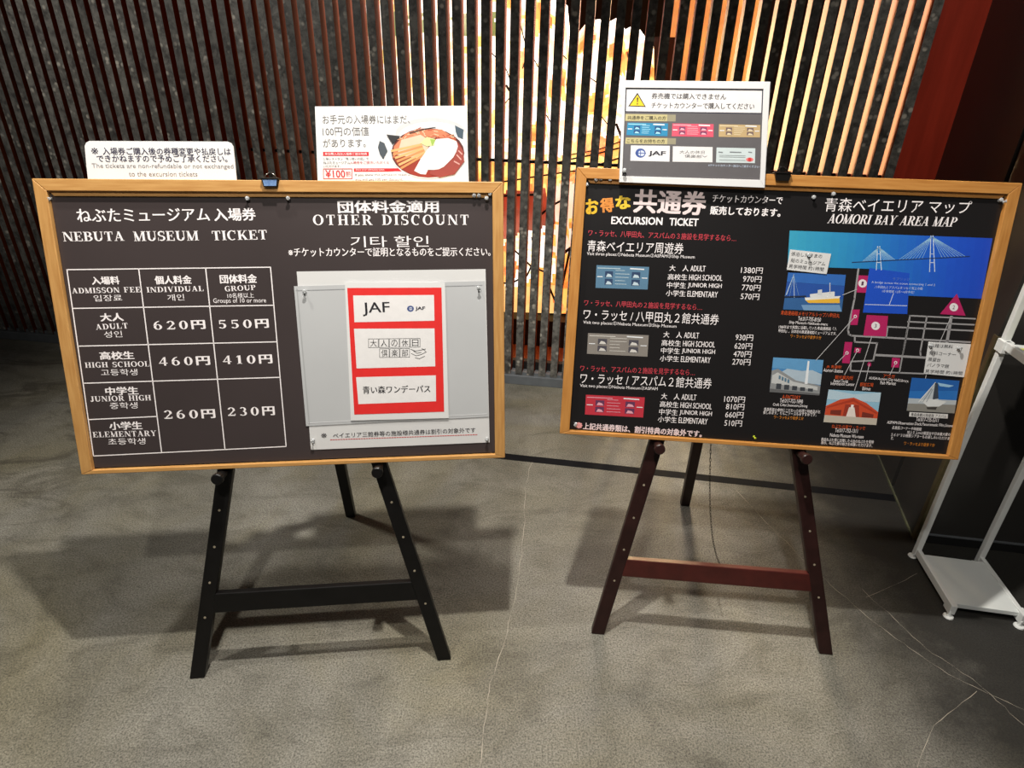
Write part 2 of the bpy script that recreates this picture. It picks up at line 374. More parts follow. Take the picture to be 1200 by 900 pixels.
def patches(cells):
    left = set(cells); out = []
    while left:
        st_ = [left.pop()]; comp = list(st_)
        while st_:
            i, j = st_.pop()
            for c in ((i+1, j), (i-1, j), (i, j+1), (i, j-1), (i+1, j+1), (i-1, j-1), (i+1, j-1), (i-1, j+1)):
                if c in left: left.remove(c); st_.append(c); comp.append(c)
        out.append(comp)
    return sorted(out, key=len, reverse=True)
for k, cells in [(k_, c_) for k_, cs in list(body.items()) for c_ in patches(cs)]:
    mb = MB(); idx = {}
    for (i, j) in cells:
        f = []
        for c in ((i, j), (i, j+1), (i+1, j+1), (i+1, j)):
            if c not in idx: idx[c] = len(mb.v); g = grid[c]; mb.v.append((g[0], g[1], g[2]))
            f.append(idx[c])
        mb.f.append(tuple(f)); mb.m.append(0)
    o = mb.build(nm[k], mats_l[k], lroot, smooth=True)
# closed back and black stand of the float
s0, zt = on_wall((418, -75), DD); s1, zb = on_wall((768, 374), DD)
MB().box(s0+.03, s1-.03, .10, .22, zb+.02, 1.45).build('lantern_back', 'lantern_black', lroot)
MB().box(s0-.4, s1+.1, .0, .5, 0.001, on_wall((600, 373), DD)[1]-.001).build('stand', 'lantern_black', lroot)
# ink outlines painted and wired over the paper
def surf(x, y):
    t0 = topy(x); fi = (x-418)/350*NX; fj = (y-t0)/(374+(x-620)*.03-t0)*NY
    i = max(0, min(NX, int(round(fi)))); j = max(0, min(NY, int(round(fj)))); g = grid[i, j]
    s_, z_ = on_wall((x, y), DD); return (s_, g[1]-.006, z_)
lines = [([(565, 315), (580, 328), (598, 330), (618, 322), (628, 300), (622, 280)], .005),
         ([(600, 296), (622, 312), (640, 318)], .005), ([(640, 322), (652, 360), (655, 372)], .006), ([(655, 300), (668, 290), (692, 282)], .008),
         ([(668, 292), (660, 330), (654, 365)], .006), ([(573, 300), (566, 318), (560, 340)], .004), ([(690, 282), (720, 270), (745, 262)], .007),
         ([(575, 60), (590, 80), (600, 110), (585, 130)], .0025), ([(625, 70), (640, 95), (632, 120), (650, 150)], .0025), ([(655, 60), (670, 75), (665, 100)], .0025),
         ([(690, 90), (705, 100), (700, 130), (715, 150)], .0025), ([(612, 30), (618, 60), (610, 80)], .0025), ([(735, 60), (742, 100), (735, 130)], .0025),
         ([(640, 195), (690, 183), (740, 168)], .004), ([(575, 215), (620, 208), (680, 200), (740, 178)], .004), ([(590, 100), (596, 108), (604, 98)], .006), ([(722, 145), (728, 160), (742, 168)], .006),
         ([(565, 232), (600, 228), (640, 226)], .006), ([(630, 255), (645, 240), (660, 232)], .005), ([(660, 185), (700, 176), (745, 158)], .003)]
ol = MB()
for pts, r_ in lines:
    P = []
    for (a, b) in zip(pts[:-1], pts[1:]):
        for k in range(4): t = k/4; P.append(surf(a[0]+(b[0]-a[0])*t, a[1]+(b[1]-a[1])*t))
    P.append(surf(*pts[-1])); ol.tube(P, r_, 6)
ol.build('ink_outline', 'lantern_black', lroot, smooth=True)
# second, far lantern glowing amber
fr = empty('amber_lantern_panel', MW @ Matrix.Translation((.95, 2.0, 0)))
tagged(fr, 'tall amber glowing lantern panel seen through gaps right of the white lantern', 'lantern')
MB().box(-.30, .30, 0, .06, .45, 2.5).build('lit_panel', 'glow_far', fr, bevel=.01)
MB().box(-.34, -.30, -.01, .08, 0, 2.55).build('post', 'lantern_black', fr); MB().box(.30, .34, -.01, .08, 0, 2.55).build('post', 'lantern_black', fr)
# dark display room
MB().prism([W(-1.62, .11)[:2], W(-1.56, .11)[:2], W(-1.56, 3.0)[:2], W(-1.62, 3.0)[:2]], .003, 2.95).build('wall_light_baffle', 'display_dark')['kind'] = 'structure'  # unseen partition added to keep lantern light off the far-left slats
MB().add([W(-3.6, 3.0), W(3.2, 3.0), W(3.2, 3.0, 2.95), W(-3.6, 3.0, 2.95)], [(0, 1, 2, 3)]).build('wall_display', 'display_dark')['kind'] = 'structure'
o = MB().add([W(-3.4, .1, .003), W(2.4, .1, .003), W(2.4, 3.0, .003), W(-3.4, 3.0, .003)], [(0, 1, 2, 3)]).build('trim_4', 'display_floor'); o['kind'] = 'structure'
# unseen lights added behind the screen to light the slat sides
a1 = area('slat_side_fill', W(.70, 1.15, 1.15), W(1.35, .06, 1.25), 85, .3, .9, (1, .74, .36))
a2 = area('slat_side_fill', W(.60, 1.1, 2.3), W(1.25, .06, 1.75), 110, .4, .4, (1, .88, .80))
a3 = area('slat_side_fill', W(.2, .9, 1.7), W(-1.0, .06, 1.3), 1.2, .4, .8, (1, .10, .04))

# ------------------------------------------------------------------ the two boards: frames of reference
BW, BH = .9, .59684
def board_matrix(x, y, z, yaw, tilt):
    u = Vector((math.cos(yaw), math.sin(yaw), 0)); n = Vector((-u.y, u.x, 0))
    v = Vector((0, 0, 1))*math.cos(tilt)+n*math.sin(tilt); w_ = u.cross(v)  # w_ towards the viewer
    m = Matrix.Identity(4)
    for i in range(3): m[i][0] = u[i]; m[i][1] = v[i]; m[i][2] = w_[i]
    m.translation = (x, y, z); return m
class Board:
    def __init__(s, Mx, quad):
        s.M = Mx; s.Mi = Mx.inverted()
        src = quad; dst = [(-BW/2, BH/2), (BW/2, BH/2), (BW/2, -BH/2), (-BW/2, -BH/2)]
        A = []; B = []
        for (x, y), (u, v) in zip(src, dst):
            A.append([x, y, 1, 0, 0, 0, -u*x, -u*y]); B.append(u); A.append([0, 0, 0, x, y, 1, -v*x, -v*y]); B.append(v)
        s.h = np.append(np.linalg.solve(np.array(A, float), np.array(B, float)), 1).reshape(3, 3)
        s.cam = s.Mi @ Vector((0, 0, CAM_H))
    def at(s, px, w=0.):  # photo pixel -> board coordinates on the parallel plane w in front of the board
        q = s.h @ np.array([px[0], px[1], 1.]); u, v = q[0]/q[2], q[1]/q[2]
        d = Vector((u, v, 0))-s.cam; t = (w-s.cam.z)/d.z; r = s.cam+d*t; return (r.x, r.y)
BL = Board(board_matrix(-.4669, 1.18, .8066, .1166, .2503), [(38, 210), (590, 211), (592, 537), (94, 557)])
BR = Board(board_matrix(.5694, 1.2666, .8293, -.0782, .2269), [(677, 197), (1199.5, 214.5), (1122, 538), (655, 508)])

# ------------------------------------------------------------------ lettering
_cache = {}
def glyphs(text, bold=0., spacing=1.):
    key = (text, bold, spacing)
    if key in _cache: return _cache[key]
    c = bpy.data.curves.new('t', 'FONT'); c.body = text; c.resolution_u = 2; c.space_character = spacing; c.fill_mode = 'FRONT' if hasattr(c, 'fill_mode') else c.fill_mode
    o = bpy.data.objects.new('t', c); COL.objects.link(o); bpy.context.view_layer.update()
    dg = bpy.context.evaluated_depsgraph_get(); me = o.evaluated_get(dg).to_mesh()
    v0 = [(v.co.x, v.co.y) for v in me.vertices]; f0 = [tuple(p.vertices) for p in me.polygons]; vs = []; fs = []
    g = max(0, bold)*.9
    for dx, dy in ([(0, 0)] if g < .008 else [(-g, 0), (g, 0)] if g < .022 else [(-g, -g*.6), (g, -g*.6), (-g, g*.6), (g, g*.6)]):
        k = len(vs); zz = len(vs)/max(1, len(v0))*.00003; vs += [(x+dx, y+dy, zz) for x, y in v0]; fs += [tuple(i+k for i in f) for f in f0]
    o.evaluated_get(dg).to_mesh_clear(); bpy.data.objects.remove(o); bpy.data.curves.remove(c)
    _cache[key] = (vs, fs); return vs, fs
# a bold roman with serifs, capitals and numerals, drawn as strokes
def serif_glyph(ch):
    P = []; T, t = .20, .07; SH = .055
    def quad(x0, y0, x1, y1, wd): P.append([(x0-wd/2, y0), (x0+wd/2, y0), (x1+wd/2, y1), (x1-wd/2, y1)])
    def rect(x0, x1, y0, y1): P.append([(x0, y0), (x1, y0), (x1, y1), (x0, y1)])
    def stem(x, wd=T, y0=0, y1=1, b=True, tp=True):
        rect(x-wd/2, x+wd/2, y0, y1); e = .09
        if b: rect(x-wd/2-e, x+wd/2+e, y0, y0+SH)
        if tp: rect(x-wd/2-e, x+wd/2+e, y1-SH, y1)
    def arc(cx, cy, rx, ry, a0, a1, W_=T, w_=t, n=14):
        for k in range(n):
            q = []
            for a in (a0+(a1-a0)*k/n, a0+(a1-a0)*(k+1)/n):
                r = math.radians(a); q.append(((cx+rx*math.cos(r), cy+ry*math.sin(r)), (cx+(rx-W_)*math.cos(r), cy+(ry-w_)*math.sin(r))))
            P.append([q[0][0], q[1][0], q[1][1], q[0][1]])
    w = .8
    if ch == 'A': quad(.12, 0, .42, 1, t); quad(.70, 0, .42, 1, T); rect(.2, .62, .3, .3+t); rect(0, .26, 0, SH); rect(.52, .88, 0, SH); w = .88
    elif ch == 'B': stem(.2); arc(.4, .75, .33, .25, -90, 90); arc(.4, .27, .38, .27, -90, 90); rect(.2, .42, 1-t, 1); rect(.2, .42, 0, t); rect(.2, .42, .5, .5+t); w = .8
    elif ch == 'C' or ch == 'G':
        arc(.44, .5, .42, .52, 50, 310); rect(.68, .74, .66, 1)
        if ch == 'G': rect(.56, .76, 0, .42); rect(.48, .84, .38, .43)
        w = .84
    elif ch == 'D': stem(.2); arc(.36, .5, .48, .5, -90, 90); rect(.2, .38, 1-t, 1); rect(.2, .38, 0, t); w = .86
    elif ch in 'EF':
        stem(.2); rect(.2, .7, 1-t, 1); rect(.64, .70, .72, 1); rect(.2, .52, .48, .48+t); rect(.48, .54, .36, .66)
        if ch == 'E': rect(.2, .72, 0, t); rect(.66, .74, 0, .28)
        w = .78
    elif ch == 'H': stem(.2); stem(.72); rect(.2, .72, .47, .47+t); w = .92
    elif ch == 'I': stem(.2); w = .4
    elif ch == 'J': stem(.36, y0=.2, b=False); arc(.22, .2, .24, .22, 180, 360, .2, .08); w = .56
    elif ch == 'K': stem(.2); quad(.3, .38, .72, 1, t*1.3); quad(.76, 0, .42, .58, T*1.1); rect(.56, .86, .95, 1); rect(.58, .94, 0, SH); w = .92
    elif ch == 'L': stem(.2); rect(.2, .7, 0, t); rect(.64, .71, 0, .32); w = .74
    elif ch == 'M': stem(.14, t); stem(.88); quad(.14, 1, .46, 0, T); quad(.82, 1, .46, 0, t); rect(0, .24, .945, 1); w = 1.08
    elif ch == 'N': stem(.13, t); stem(.76, t); quad(.16, 1, .74, 0, T*1.05); w = .9
    elif ch == 'O' or ch == '0':
        rx = .45 if ch == 'O' else .33; arc(rx, .5, rx, .51, 0, 360, T, t, 26); w = 2*rx+.02
    elif ch == 'P' or ch == 'R':
        stem(.2); arc(.4, .73, .34, .27, -90, 90); rect(.2, .42, 1-t, 1); rect(.2, .42, .46, .46+t)
        if ch == 'R': quad(.76, 0, .46, .5, T); rect(.62, .9, 0, SH)
        w = .88 if ch == 'R' else .76
    elif ch == 'S': arc(.34, .73, .30, .28, 40, 270, .17, .10); arc(.34, .27, .32, .28, -130, 90, .17, .10); rect(.56, .61, .68, 1); rect(.03, .08, 0, .34); w = .68
    elif ch == 'T': stem(.4, tp=False); rect(.04, .76, 1-t, 1); rect(.04, .10, .70, 1); rect(.70, .76, .70, 1); w = .8
    elif ch == 'U': stem(.2, y0=.3, b=False); stem(.74, t, y0=.3, b=False); arc(.44, .32, .34, .33, 180, 360, .2, .09); w = .9
    elif ch == 'V': quad(.42, 0, .16, 1, T); quad(.44, 0, .72, 1, t); rect(0, .34, .945, 1); rect(.58, .86, .945, 1); w = .86
    elif ch == 'Y': stem(.42, y1=.48, tp=False); quad(.42, .44, .16, 1, T); quad(.44, .44, .72, 1, t); rect(0, .34, .945, 1); rect(.58, .86, .945, 1); w = .86
    elif ch == '1': stem(.3, tp=False); quad(.12, .8, .26, 1, .1); w = .56
    elif ch == '2': arc(.32, .70, .30, .31, -25, 165, .18, .08); quad(.10, .05, .52, .62, .13); rect(.03, .62, 0, .13); rect(.57, .64, .05, .26); w = .66
    elif ch == '3': arc(.30, .75, .27, .26, -90, 150, .17, .08); arc(.30, .27, .32, .28, -150, 90, .18, .08); w = .64
    elif ch == '4': rect(.40, .56, 0, 1); P.append([(.02, .26), (.10, .26), (.50, 1), (.42, 1)]); rect(.02, .68, .24, .33); w = .7
    elif ch == '5': arc(.30, .31, .32, .33, -145, 120, .19, .08); rect(.10, .18, .5, 1); rect(.10, .58, .86, 1); w = .66
    elif ch == '6': arc(.33, .31, .31, .32, 0, 360, .18, .07, 22); arc(.50, .48, .48, .53, 95, 185, .18, .07); w = .68
    elif ch == ' ': w = .45
    else: return None, .6
    return P, w
def serif(text, gap=.06, shear=0.):
    vs = []; fs = []; x = 0
    for ch in text:
        P, w_ = serif_glyph(ch)
        for q in (P or []):
            k = len(vs); a = sum(q[i][0]*q[(i+1) % 4][1]-q[(i+1) % 4][0]*q[i][1] for i in range(4))
            if a < 0: q = q[::-1]
            vs += [(x+px+shear*py, py) for px, py in q]; fs.append((k, k+1, k+2, k+3))
        x += w_+gap
    return vs, fs
class Print:
    """collects flat print of one thing, one mesh per ink colour"""
    def __init__(s, board, w, parent, shift=(0, 0, 0)): s.b = board; s.w = w; s.layers = {}; s.parent = parent; s.sh = shift; s.pic = None; s.block = None
    def mb(s, name, ink_):
        if s.pic is not None:
            mats, m = s.pic[1], s.pic[2]
            if ink_ not in mats: mats.append(ink_)
            class V:
                add = lambda _, vs, fs: m.add(vs, fs, mats.index(ink_))
                flat = lambda _, pts, z: m.flat(pts, z, mats.index(ink_))
            return V()
        return s.layers.setdefault((s.block if (s.block and name == 'lettering') else name, ink_), MB())
    def begin(s, name): s.pic = (name, [], MB())
    def end(s):
        name, mats, m = s.pic; s.pic = None; ox, oy, oz = s.sh
        m.v = [(x-ox, y-oy, z-oz) for x, y, z in m.v]; return m.build(name, mats, s.parent)
    def put(s, name, col, geo, p0, p1, hpx, lift=0.):
        vs, fs = geo
        if not vs: return
        if not isinstance(col, str): col = ink(*col).name
        own = s.pic is None
        if own: s.begin(s.block or name)
        a = Vector(s.b.at(p0, s.w)); b = Vector(s.b.at(p1, s.w)); mid = ((p0[0]+p1[0])/2, (p0[1]+p1[1])/2)
        t = Vector(s.b.at((mid[0], mid[1]-hpx/2), s.w)); bt = Vector(s.b.at((mid[0], mid[1]+hpx/2), s.w)); H = (t-bt).length
        d = (b-a); L_ = d.length; d.normalize(); n = Vector((-d.y, d.x))
        xs = [v[0] for v in vs]; ys = [v[1] for v in vs]; x0, x1, y0, y1 = min(xs), max(xs), min(ys), max(ys)
        c = (a+b)/2; out = []
        for v3 in vs:
            x, y = v3[0], v3[1]; q = c+d*((x-x0)/(x1-x0)-.5)*L_+n*((y-y0)/max(1e-6, y1-y0)-.5)*H; out.append((q.x, q.y, s.w+lift+(v3[2] if len(v3) > 2 else 0)))
        s.mb(name, col).add(out, fs)
        if own: s.end()
    def T(s, text, p0, p1, h, col=(225, 222, 222), bold=0.012, name='lettering', lift=0.0002):
        s.put(name, col, glyphs(text, bold), p0, p1, h, lift)
    def SF(s, text, p0, p1, h, col=(225, 222, 222), name='lettering', gap=.06, shear=0.):
        s.put(name, col, serif(text, gap, shear), p0, p1, h, .0002)
    def poly(s, pts, col, name='printed_shape', lift=.0001):
        if not isinstance(col, str): col = ink(*col).name
        P = [s.b.at(p, s.w) for p in pts]; s.mb(name, col).flat(P, s.w+lift)
    def line(s, pts, wpx, col, name='printed_line', lift=.00015, closed=False):
        if not isinstance(col, str): col = ink(*col).name
        P = [Vector(s.b.at(p, s.w)) for p in pts]
        if closed: P.append(P[0])
        sc = (Vector(s.b.at((pts[0][0]+1, pts[0][1]), s.w))-Vector(s.b.at(pts[0], s.w))).length*wpx/2; m = s.mb(name, col)
        for a, b in zip(P[:-1], P[1:]):
            d = (b-a)
            if d.length < 1e-7: continue
            d = d.normalized(); n = Vector((-d.y, d.x))*sc; a2 = a-d*sc*.9; b2 = b+d*sc*.9
            m.flat([tuple(a2-n), tuple(b2-n), tuple(b2+n), tuple(a2+n)], s.w+lift)
    def ell(s, c, rx, ry, col, name='printed_shape', lift=.0001, n=24, a0=0, a1=360):
        s.poly([(c[0]+rx*math.cos(math.radians(a0+(a1-a0)*k/n)), c[1]+ry*math.sin(math.radians(a0+(a1-a0)*k/n))) for k in range(n if a1-a0 >= 360 else n+1)], col, name, lift)
    def done(s):
        ox, oy, oz = s.sh
        for (name, col), mb in s.layers.items():
            mb.v = [(x-ox, y-oy, z-oz) for x, y, z in mb.v]
            mb.build(name, col, s.parent)
def child_box(board, parent, sh, pts, w0, w1, name, m, bevel=0):
    mb = MB().prism([(x-sh[0], y-sh[1]) for x, y in pts], w0-sh[2], w1-sh[2]); return mb.build(name, m, parent, bevel=bevel)
def sheet(board, name, px, w0, thick, m, label, cat, part='sheet', group=None, rnd=0, top=None):
    """a sheet-like thing whose outline is given in photo pixels, lying on the board plane w0"""
    pts = [board.at(p, w0) for p in px]
    if w0 > -.02 and w0 < 0: pts = [(max(-.4268, min(.4268, x)), max(-BH/2+.0092, min(BH/2-.0232, y))) for x, y in pts]
    cx = sum(p[0] for p in pts)/len(pts); cy = sum(p[1] for p in pts)/len(pts); sh = (cx, cy, w0)
    root = empty(name, board.M @ Matrix.Translation(sh)); tagged(root, label, cat, group)
    child_box(board, root, sh, pts, w0, w0+thick, part, m)
    return root, sh

def notice_board(name, B, wx, wy_, label):
    root = empty(name, B.M @ Matrix.Translation((0, -BH/2, 0))); tagged(root, label, 'notice board', 'framed notice boards on easels')
    off = Vector((0, -BH/2, 0)); X, Y, T_, D, TB = BW/2, BH/2, .0225, .020, .0085
    def P(x, y): return (x, y+BH/2)
    rails = [([(-X, Y), (X, Y), (X-T_, Y-T_), (-X+T_, Y-T_)], wx), ([(-X, -Y), (X, -Y), (X-T_, -Y+TB), (-X+T_, -Y+TB)], wx),
             ([(-X, -Y), (-X+T_, -Y+TB), (-X+T_, Y-T_), (-X, Y)], wy_), ([(X, -Y), (X-T_, -Y+TB), (X-T_, Y-T_), (X, Y)], wy_)]
    for pts, m in rails: MB().prism([P(*p) for p in pts], -D, 0).build('frame_rail', m, root, bevel=.0012)
    t2 = T_+.009; T1 = T_-.001
    lips = [([(-X+T1, Y-T1), (X-T1, Y-T1), (X-t2, Y-t2), (-X+t2, Y-t2)], wx)]
    for pts, m in lips: MB().prism([P(*p) for p in pts], -.0088, -.006).build('frame_lip', m, root, bevel=.0008)
    MB().box(-X+.01, X-.01, .01, 2*Y-.01, -D+.002, -.0105).build('backing_panel', 'backing', root)
    return root
notice_board('notice_board', BL, 'wood_x', 'wood_y', 'light wood framed notice board with the ticket price table, on the black easel')
notice_board('notice_board', BR, 'wood2_x', 'wood2_y', 'light wood framed notice board with the bay area map, on the brown easel')

# ------------------------------------------------------------------ easels
def easel(B, feet, tops, barv, legm, barm, rear_foot, apex_u, label, chain=False):
    w0 = -.022; LW, LD = .034, .021
    vz = B.M[2][1]; z0 = (B.M @ Vector((0, 0, w0)))[2]
    vf = -z0/vz  # v where the leg plane meets the floor
    base = B.M @ Vector(((feet[0]+feet[1])/2, vf, w0)); base.z = 0
    root = empty('easel', Matrix.Translation(base)); tagged(root, label, 'easel', 'wooden easels')
    inv = Matrix.Translation(-base)
    legs = []
    for k in (0, 1):
        u0, u1, v1 = feet[k], tops[k], .275
        sl = (u1-u0)/(-.31-vf); ut = u0+sl*(v1-vf); legs.append((u0, sl))
        vs = []
        for (du, dw_) in ((-LW/2, 0), (LW/2, 0), (LW/2, -LD), (-LW/2, -LD)):
            p = B.M @ Vector((u0+du, vf, w0+dw_)); d = B.M.to_3x3() @ Vector((sl, 1, 0)); p = p+d*((.0005-p.z)/d.z); vs.append(inv @ p)
        for (du, dw_) in ((-LW/2, 0), (LW/2, 0), (LW/2, -LD), (-LW/2, -LD)): vs.append(inv @ (B.M @ Vector((ut+du, v1, w0+dw_))))
        leg = MB().hexa(vs).build('front_leg', legm, root, bevel=.0025)
        hm = MB()
        for v_ in np.arange(vf+.16, -.34, .088):
            c = B.M @ Vector((u0+sl*(v_-vf), v_, w0)); d = B.M.to_3x3() @ Vector((0, 0, 1)); hm.tube([inv @ (c-d*.001), inv @ (c+d*.0006)], .0028, 8)
        hm.build('peg_hole', 'hole', leg)
        # round peg carrying the board
        up_ = u0+sl*(-.3125-vf)
        c0 = B.M @ Vector((up_, -.3125, w0+.001)); dd = B.M.to_3x3() @ Vector((0, 0, 1))
        pts = [(0, .009), (.004, .0095), (.036, .0095), (.037, .0125), (.046, .0125), (.048, .0105)]
        MB().tube([inv @ (c0+dd*t_) for t_, _ in pts], [r_ for _, r_ in pts], 16).build('peg', legm, root, smooth=False)
    # crossbar between the legs
    ua = legs[0][0]+legs[0][1]*(barv-vf)+LW/2-.001; ub = legs[1][0]+legs[1][1]*(barv-vf)-LW/2+.001
    h_ = .024; c = []
    for w_ in (w0-.018, w0+.001):
        for (s_, v_) in ((0, -h_), (1, -h_), (1, h_), (0, h_)):
            uu = (legs[0][0]+legs[0][1]*(barv+v_-vf)+LW/2-.002) if s_ == 0 else (legs[1][0]+legs[1][1]*(barv+v_-vf)-LW/2+.002)
            c.append(inv @ (B.M @ Vector((uu, barv+v_, w_))))
    MB().hexa(c).build('crossbar', barm, root, bevel=.002)
    # top block, hinge and clamp that grips the board's top edge
    u_top = [legs[k][0]+legs[k][1]*(.262-vf) for k in (0, 1)]
    def bx(name, x0, x1, y0, y1, z0_, z1_, m, bev=.0015):
        pts = [inv @ (B.M @ Vector(p)) for p in ((x0, y0, z0_), (x1, y0, z0_), (x1, y1, z0_), (x0, y1, z0_), (x0, y0, z1_), (x1, y0, z1_), (x1, y1, z1_), (x0, y1, z1_))]
        return MB().hexa(pts).build(name, m, root, bevel=bev)
    bx('top_block', u_top[0]-.01, u_top[1]+.01, .225, .272, w0-LD-.016, w0-LD+.001, legm)
    # rear leg
    A = inv @ (B.M @ Vector((apex_u, .245, w0-LD-.027))); Bf = inv @ Vector((*rear_foot, 0)); d = (Bf-A).normalized()
    sx = Vector((math.cos(0), 0, 0)); sx = (sx-d*sx.dot(d)).normalized(); sy = d.cross(sx)
    vs = []
    for (a_, b_) in ((-1, -1), (1, -1), (1, 1), (-1, 1)):
        p = Bf+sx*a_*.015+sy*b_*.010; p = p+d*((.0005-p.z)/d.z); vs.append(p)
    for (a_, b_) in ((-1, -1), (1, -1), (1, 1), (-1, 1)): vs.append(A+sx*a_*.015+sy*b_*.010)
    MB().hexa(vs).build('rear_leg', legm, root, bevel=.002)
    return root, inv, A, Bf, vf, w0
def vfoot(B):
    z0 = (B.M @ Vector((0, 0, -.022)))[2]; return -z0/B.M[2][1]
easel(BL, (-.2845, .2985), (-.168, .166), -.632, 'black_wood', 'black_wood', (-.513, 1.575), .0,
      'black wooden easel with a black crossbar holding the ticket price board')
er, einv, eA, eB, evf, ew = easel(BR, (-.318, .258), (-.218, .110), -.648, 'brown_wood', 'redbrown_wood', (.599, 1.678), -.07,
      'dark brown wooden easel with a red-brown crossbar holding the bay area map board', chain=True)
# thin chain from the rear leg to the crossbar
pA = eA+(eB-eA)*.56+Vector((.018, -.012, 0)); pB = einv @ (BR.M @ Vector((-.03, -.625, ew-.014)))
ch = MB(); n = 52; prev = None
for i in range(n+1):
    t = i/n; p = pA.lerp(pB, t); p.z -= .16*4*t*(1-t)*.6
    if prev is not None:
        d = (p-prev); c = (p+prev)/2; L_ = d.length*.72; d.normalize(); sd = d.orthogonal().normalized()
        if i % 2: sd = d.cross(sd)
        ring = [c+d*math.cos(a)*L_+sd*math.sin(a)*.0022 for a in [k*math.pi/4 for k in range(8)]]
        ch.tube(ring, .0006, 4, closed=True)
    prev = p
o = ch.build('chain', 'dark_metal', er)

# clamp on the top edge of each board
def clamp(B, px, label, blue):
    u, v = B.at(px, .004); c = B.M @ Matrix.Translation((u, BH/2, 0)); root = empty('spring_clip', c); tagged(root, label, 'clip', 'spring clips on the board tops')
    MB().box(-.017, .017, .0005, .004, -.026, .008).build('clip_bridge', 'dark_metal', root, bevel=.001)
    MB().add([(-.016, .003, .0035), (.016, .003, .0035), (.013, -.013, .0045), (-.013, -.013, .0045), (-.016, .003, .0065), (.016, .003, .0065), (.013, -.013, .0065), (-.013, -.013, .0065)],
             [(0, 1, 2, 3), (7, 6, 5, 4), (0, 4, 5, 1), (1, 5, 6, 2), (2, 6, 7, 3), (3, 7, 4, 0)]).build('jaw', 'dark_metal', root)
    if blue: MB().add([(-.0135, .0005, .007), (-.0115, -.0115, .007), (.0115, -.0115, .007), (.0135, .0005, .007)], [(0, 1, 2, 3)]).build('label', 'blue_label', root)
    MB().box(-.016, .016, -.013, .001, -.026, -.0215).build('rear_jaw', 'dark_metal', root)
    for s_ in (-1, 1):
        MB().tube([(s_*.012, .003, -.004), (s_*.008, .010, .001), (s_*.002, .014, -.002), (s_*.006, .010, -.012)], .0013, 6).build('wire_handle', 'metal' if blue else 'dark_metal', root, smooth=True)
    MB().box(-.004, .004, .004, .016, -.010, -.004).build('lever', 'dark_metal', root, bevel=.001)
clamp(BL, (316, 212), 'black spring clip with a pale blue face on top edge of the ticket price board', True)
clamp(BR, (918, 206), 'black spring clip on top edge of the map board, right of the white notice', False)

# ------------------------------------------------------------------ left board poster
PW = -.0102
quad = [(50, 224), (580, 224), (582, 530), (100, 549)]
pr, sh = sheet(BL, 'price_poster', quad, PW, .0006, 'poster_left', 'dark brown-grey poster with white ticket price table pinned inside left board', 'poster')
p = Print(BL, PW+.0008, pr, sh)
WH = (246, 240, 241)
p.block = 'heading_lettering'
p.T('ねぶたミュージアム', (90, 253), (245, 251), 15, WH, .02); p.T('入場券', (250, 251.5), (299, 250.5), 15, WH, .025)
p.SF('NEBUTA', (74, 278), (145, 277), 11, WH); p.SF('MUSEUM', (156, 277), (232, 276), 11.5, WH); p.SF('TICKET', (248, 276), (312, 274.5), 11.5, WH)
p.T('団体料金適用', (395, 241.5), (514, 240.5), 15, WH, .03); p.SF('OTHER DISCOUNT', (366, 257), (549, 256), 12.5, WH, gap=.2)
p.T('기타 할인', (410, 282.5), (502, 281.5), 13, WH, 0); p.T('※チケットカウンターで証明となるものをご提示ください。', (337, 295), (575, 293.5), 10.5, WH, .02)
p.block = 'table_lettering'
tl = [(78.5, 316.5), (316.1, 312.7), (333.8, 523.7), (108.3, 535)]
p.line(tl, 1.3, WH, 'table_rule', closed=True)
for a, b in (((85.9, 361.8), (319, 357.4)), ((92.4, 406), (322.6, 400.4)), ((98.3, 449.5), (326.7, 442.2)), ((103.3, 492.2), (183, 488.4)), ((162.1, 315.3), (187.8, 530.2)), ((240.2, 314.1), (262, 526.7))):
    p.line([a, b], 1.3, WH, 'table_rule')
for t, x0, x1, y, h in (('入場料', 107, 139.5, 329, 9.5), ('個人料金', 180.7, 223.7, 328, 10), ('団体料金', 256.6, 300, 326.5, 10.5), ('大人', 116.8, 144, 372, 9.5), ('高校生', 116, 156.3, 416.9, 9.5),
                        ('中学生', 122.4, 161, 458.4, 9.5), ('小学生', 126.8, 165.4, 499.3, 9.5)):
    p.T(t, (x0, y+.4), (x1, y-.4), h, WH, .035)
for t, x0, x1, y, h in (('입장료', 109.5, 142.5, 349.5, 7.5), ('개인', 195.4, 215, 348.6, 7.5), ('성인', 121.2, 142.4, 392, 7.5), ('고등학생', 117.4, 160, 436.6, 7.5), ('중학생', 127.7, 160, 475.7, 7.5), ('초등학생', 125.4, 169, 517.8, 7.5),
                        ('10名様以上', 265.5, 296.4, 346, 6), ('Groups of 10 or more', 249, 310.8, 352.7, 7)):
    p.T(t, (x0, y+.4), (x1, y-.4), h, WH, .005)
for t, x0, x1, y, h in (('ADMISSON FEE', 84, 164, 340.3, 6.5), ('INDIVIDUAL', 171.3, 237.5, 338.9, 6.3), ('GROUP', 262.5, 298.5, 337.4, 6.3), ('ADULT', 111.5, 149, 382.7, 6.5), ('HIGH SCHOOL', 98.9, 174, 427.4, 6.5),
                        ('JUNIOR HIGH', 104.7, 175.7, 467.2, 6.5), ('ELEMENTARY', 107.7, 181.9, 509, 6.5)):
    p.SF(t, (x0, y+.9), (x1, y-.9), h, WH, gap=.1)
p.block = 'price_lettering'
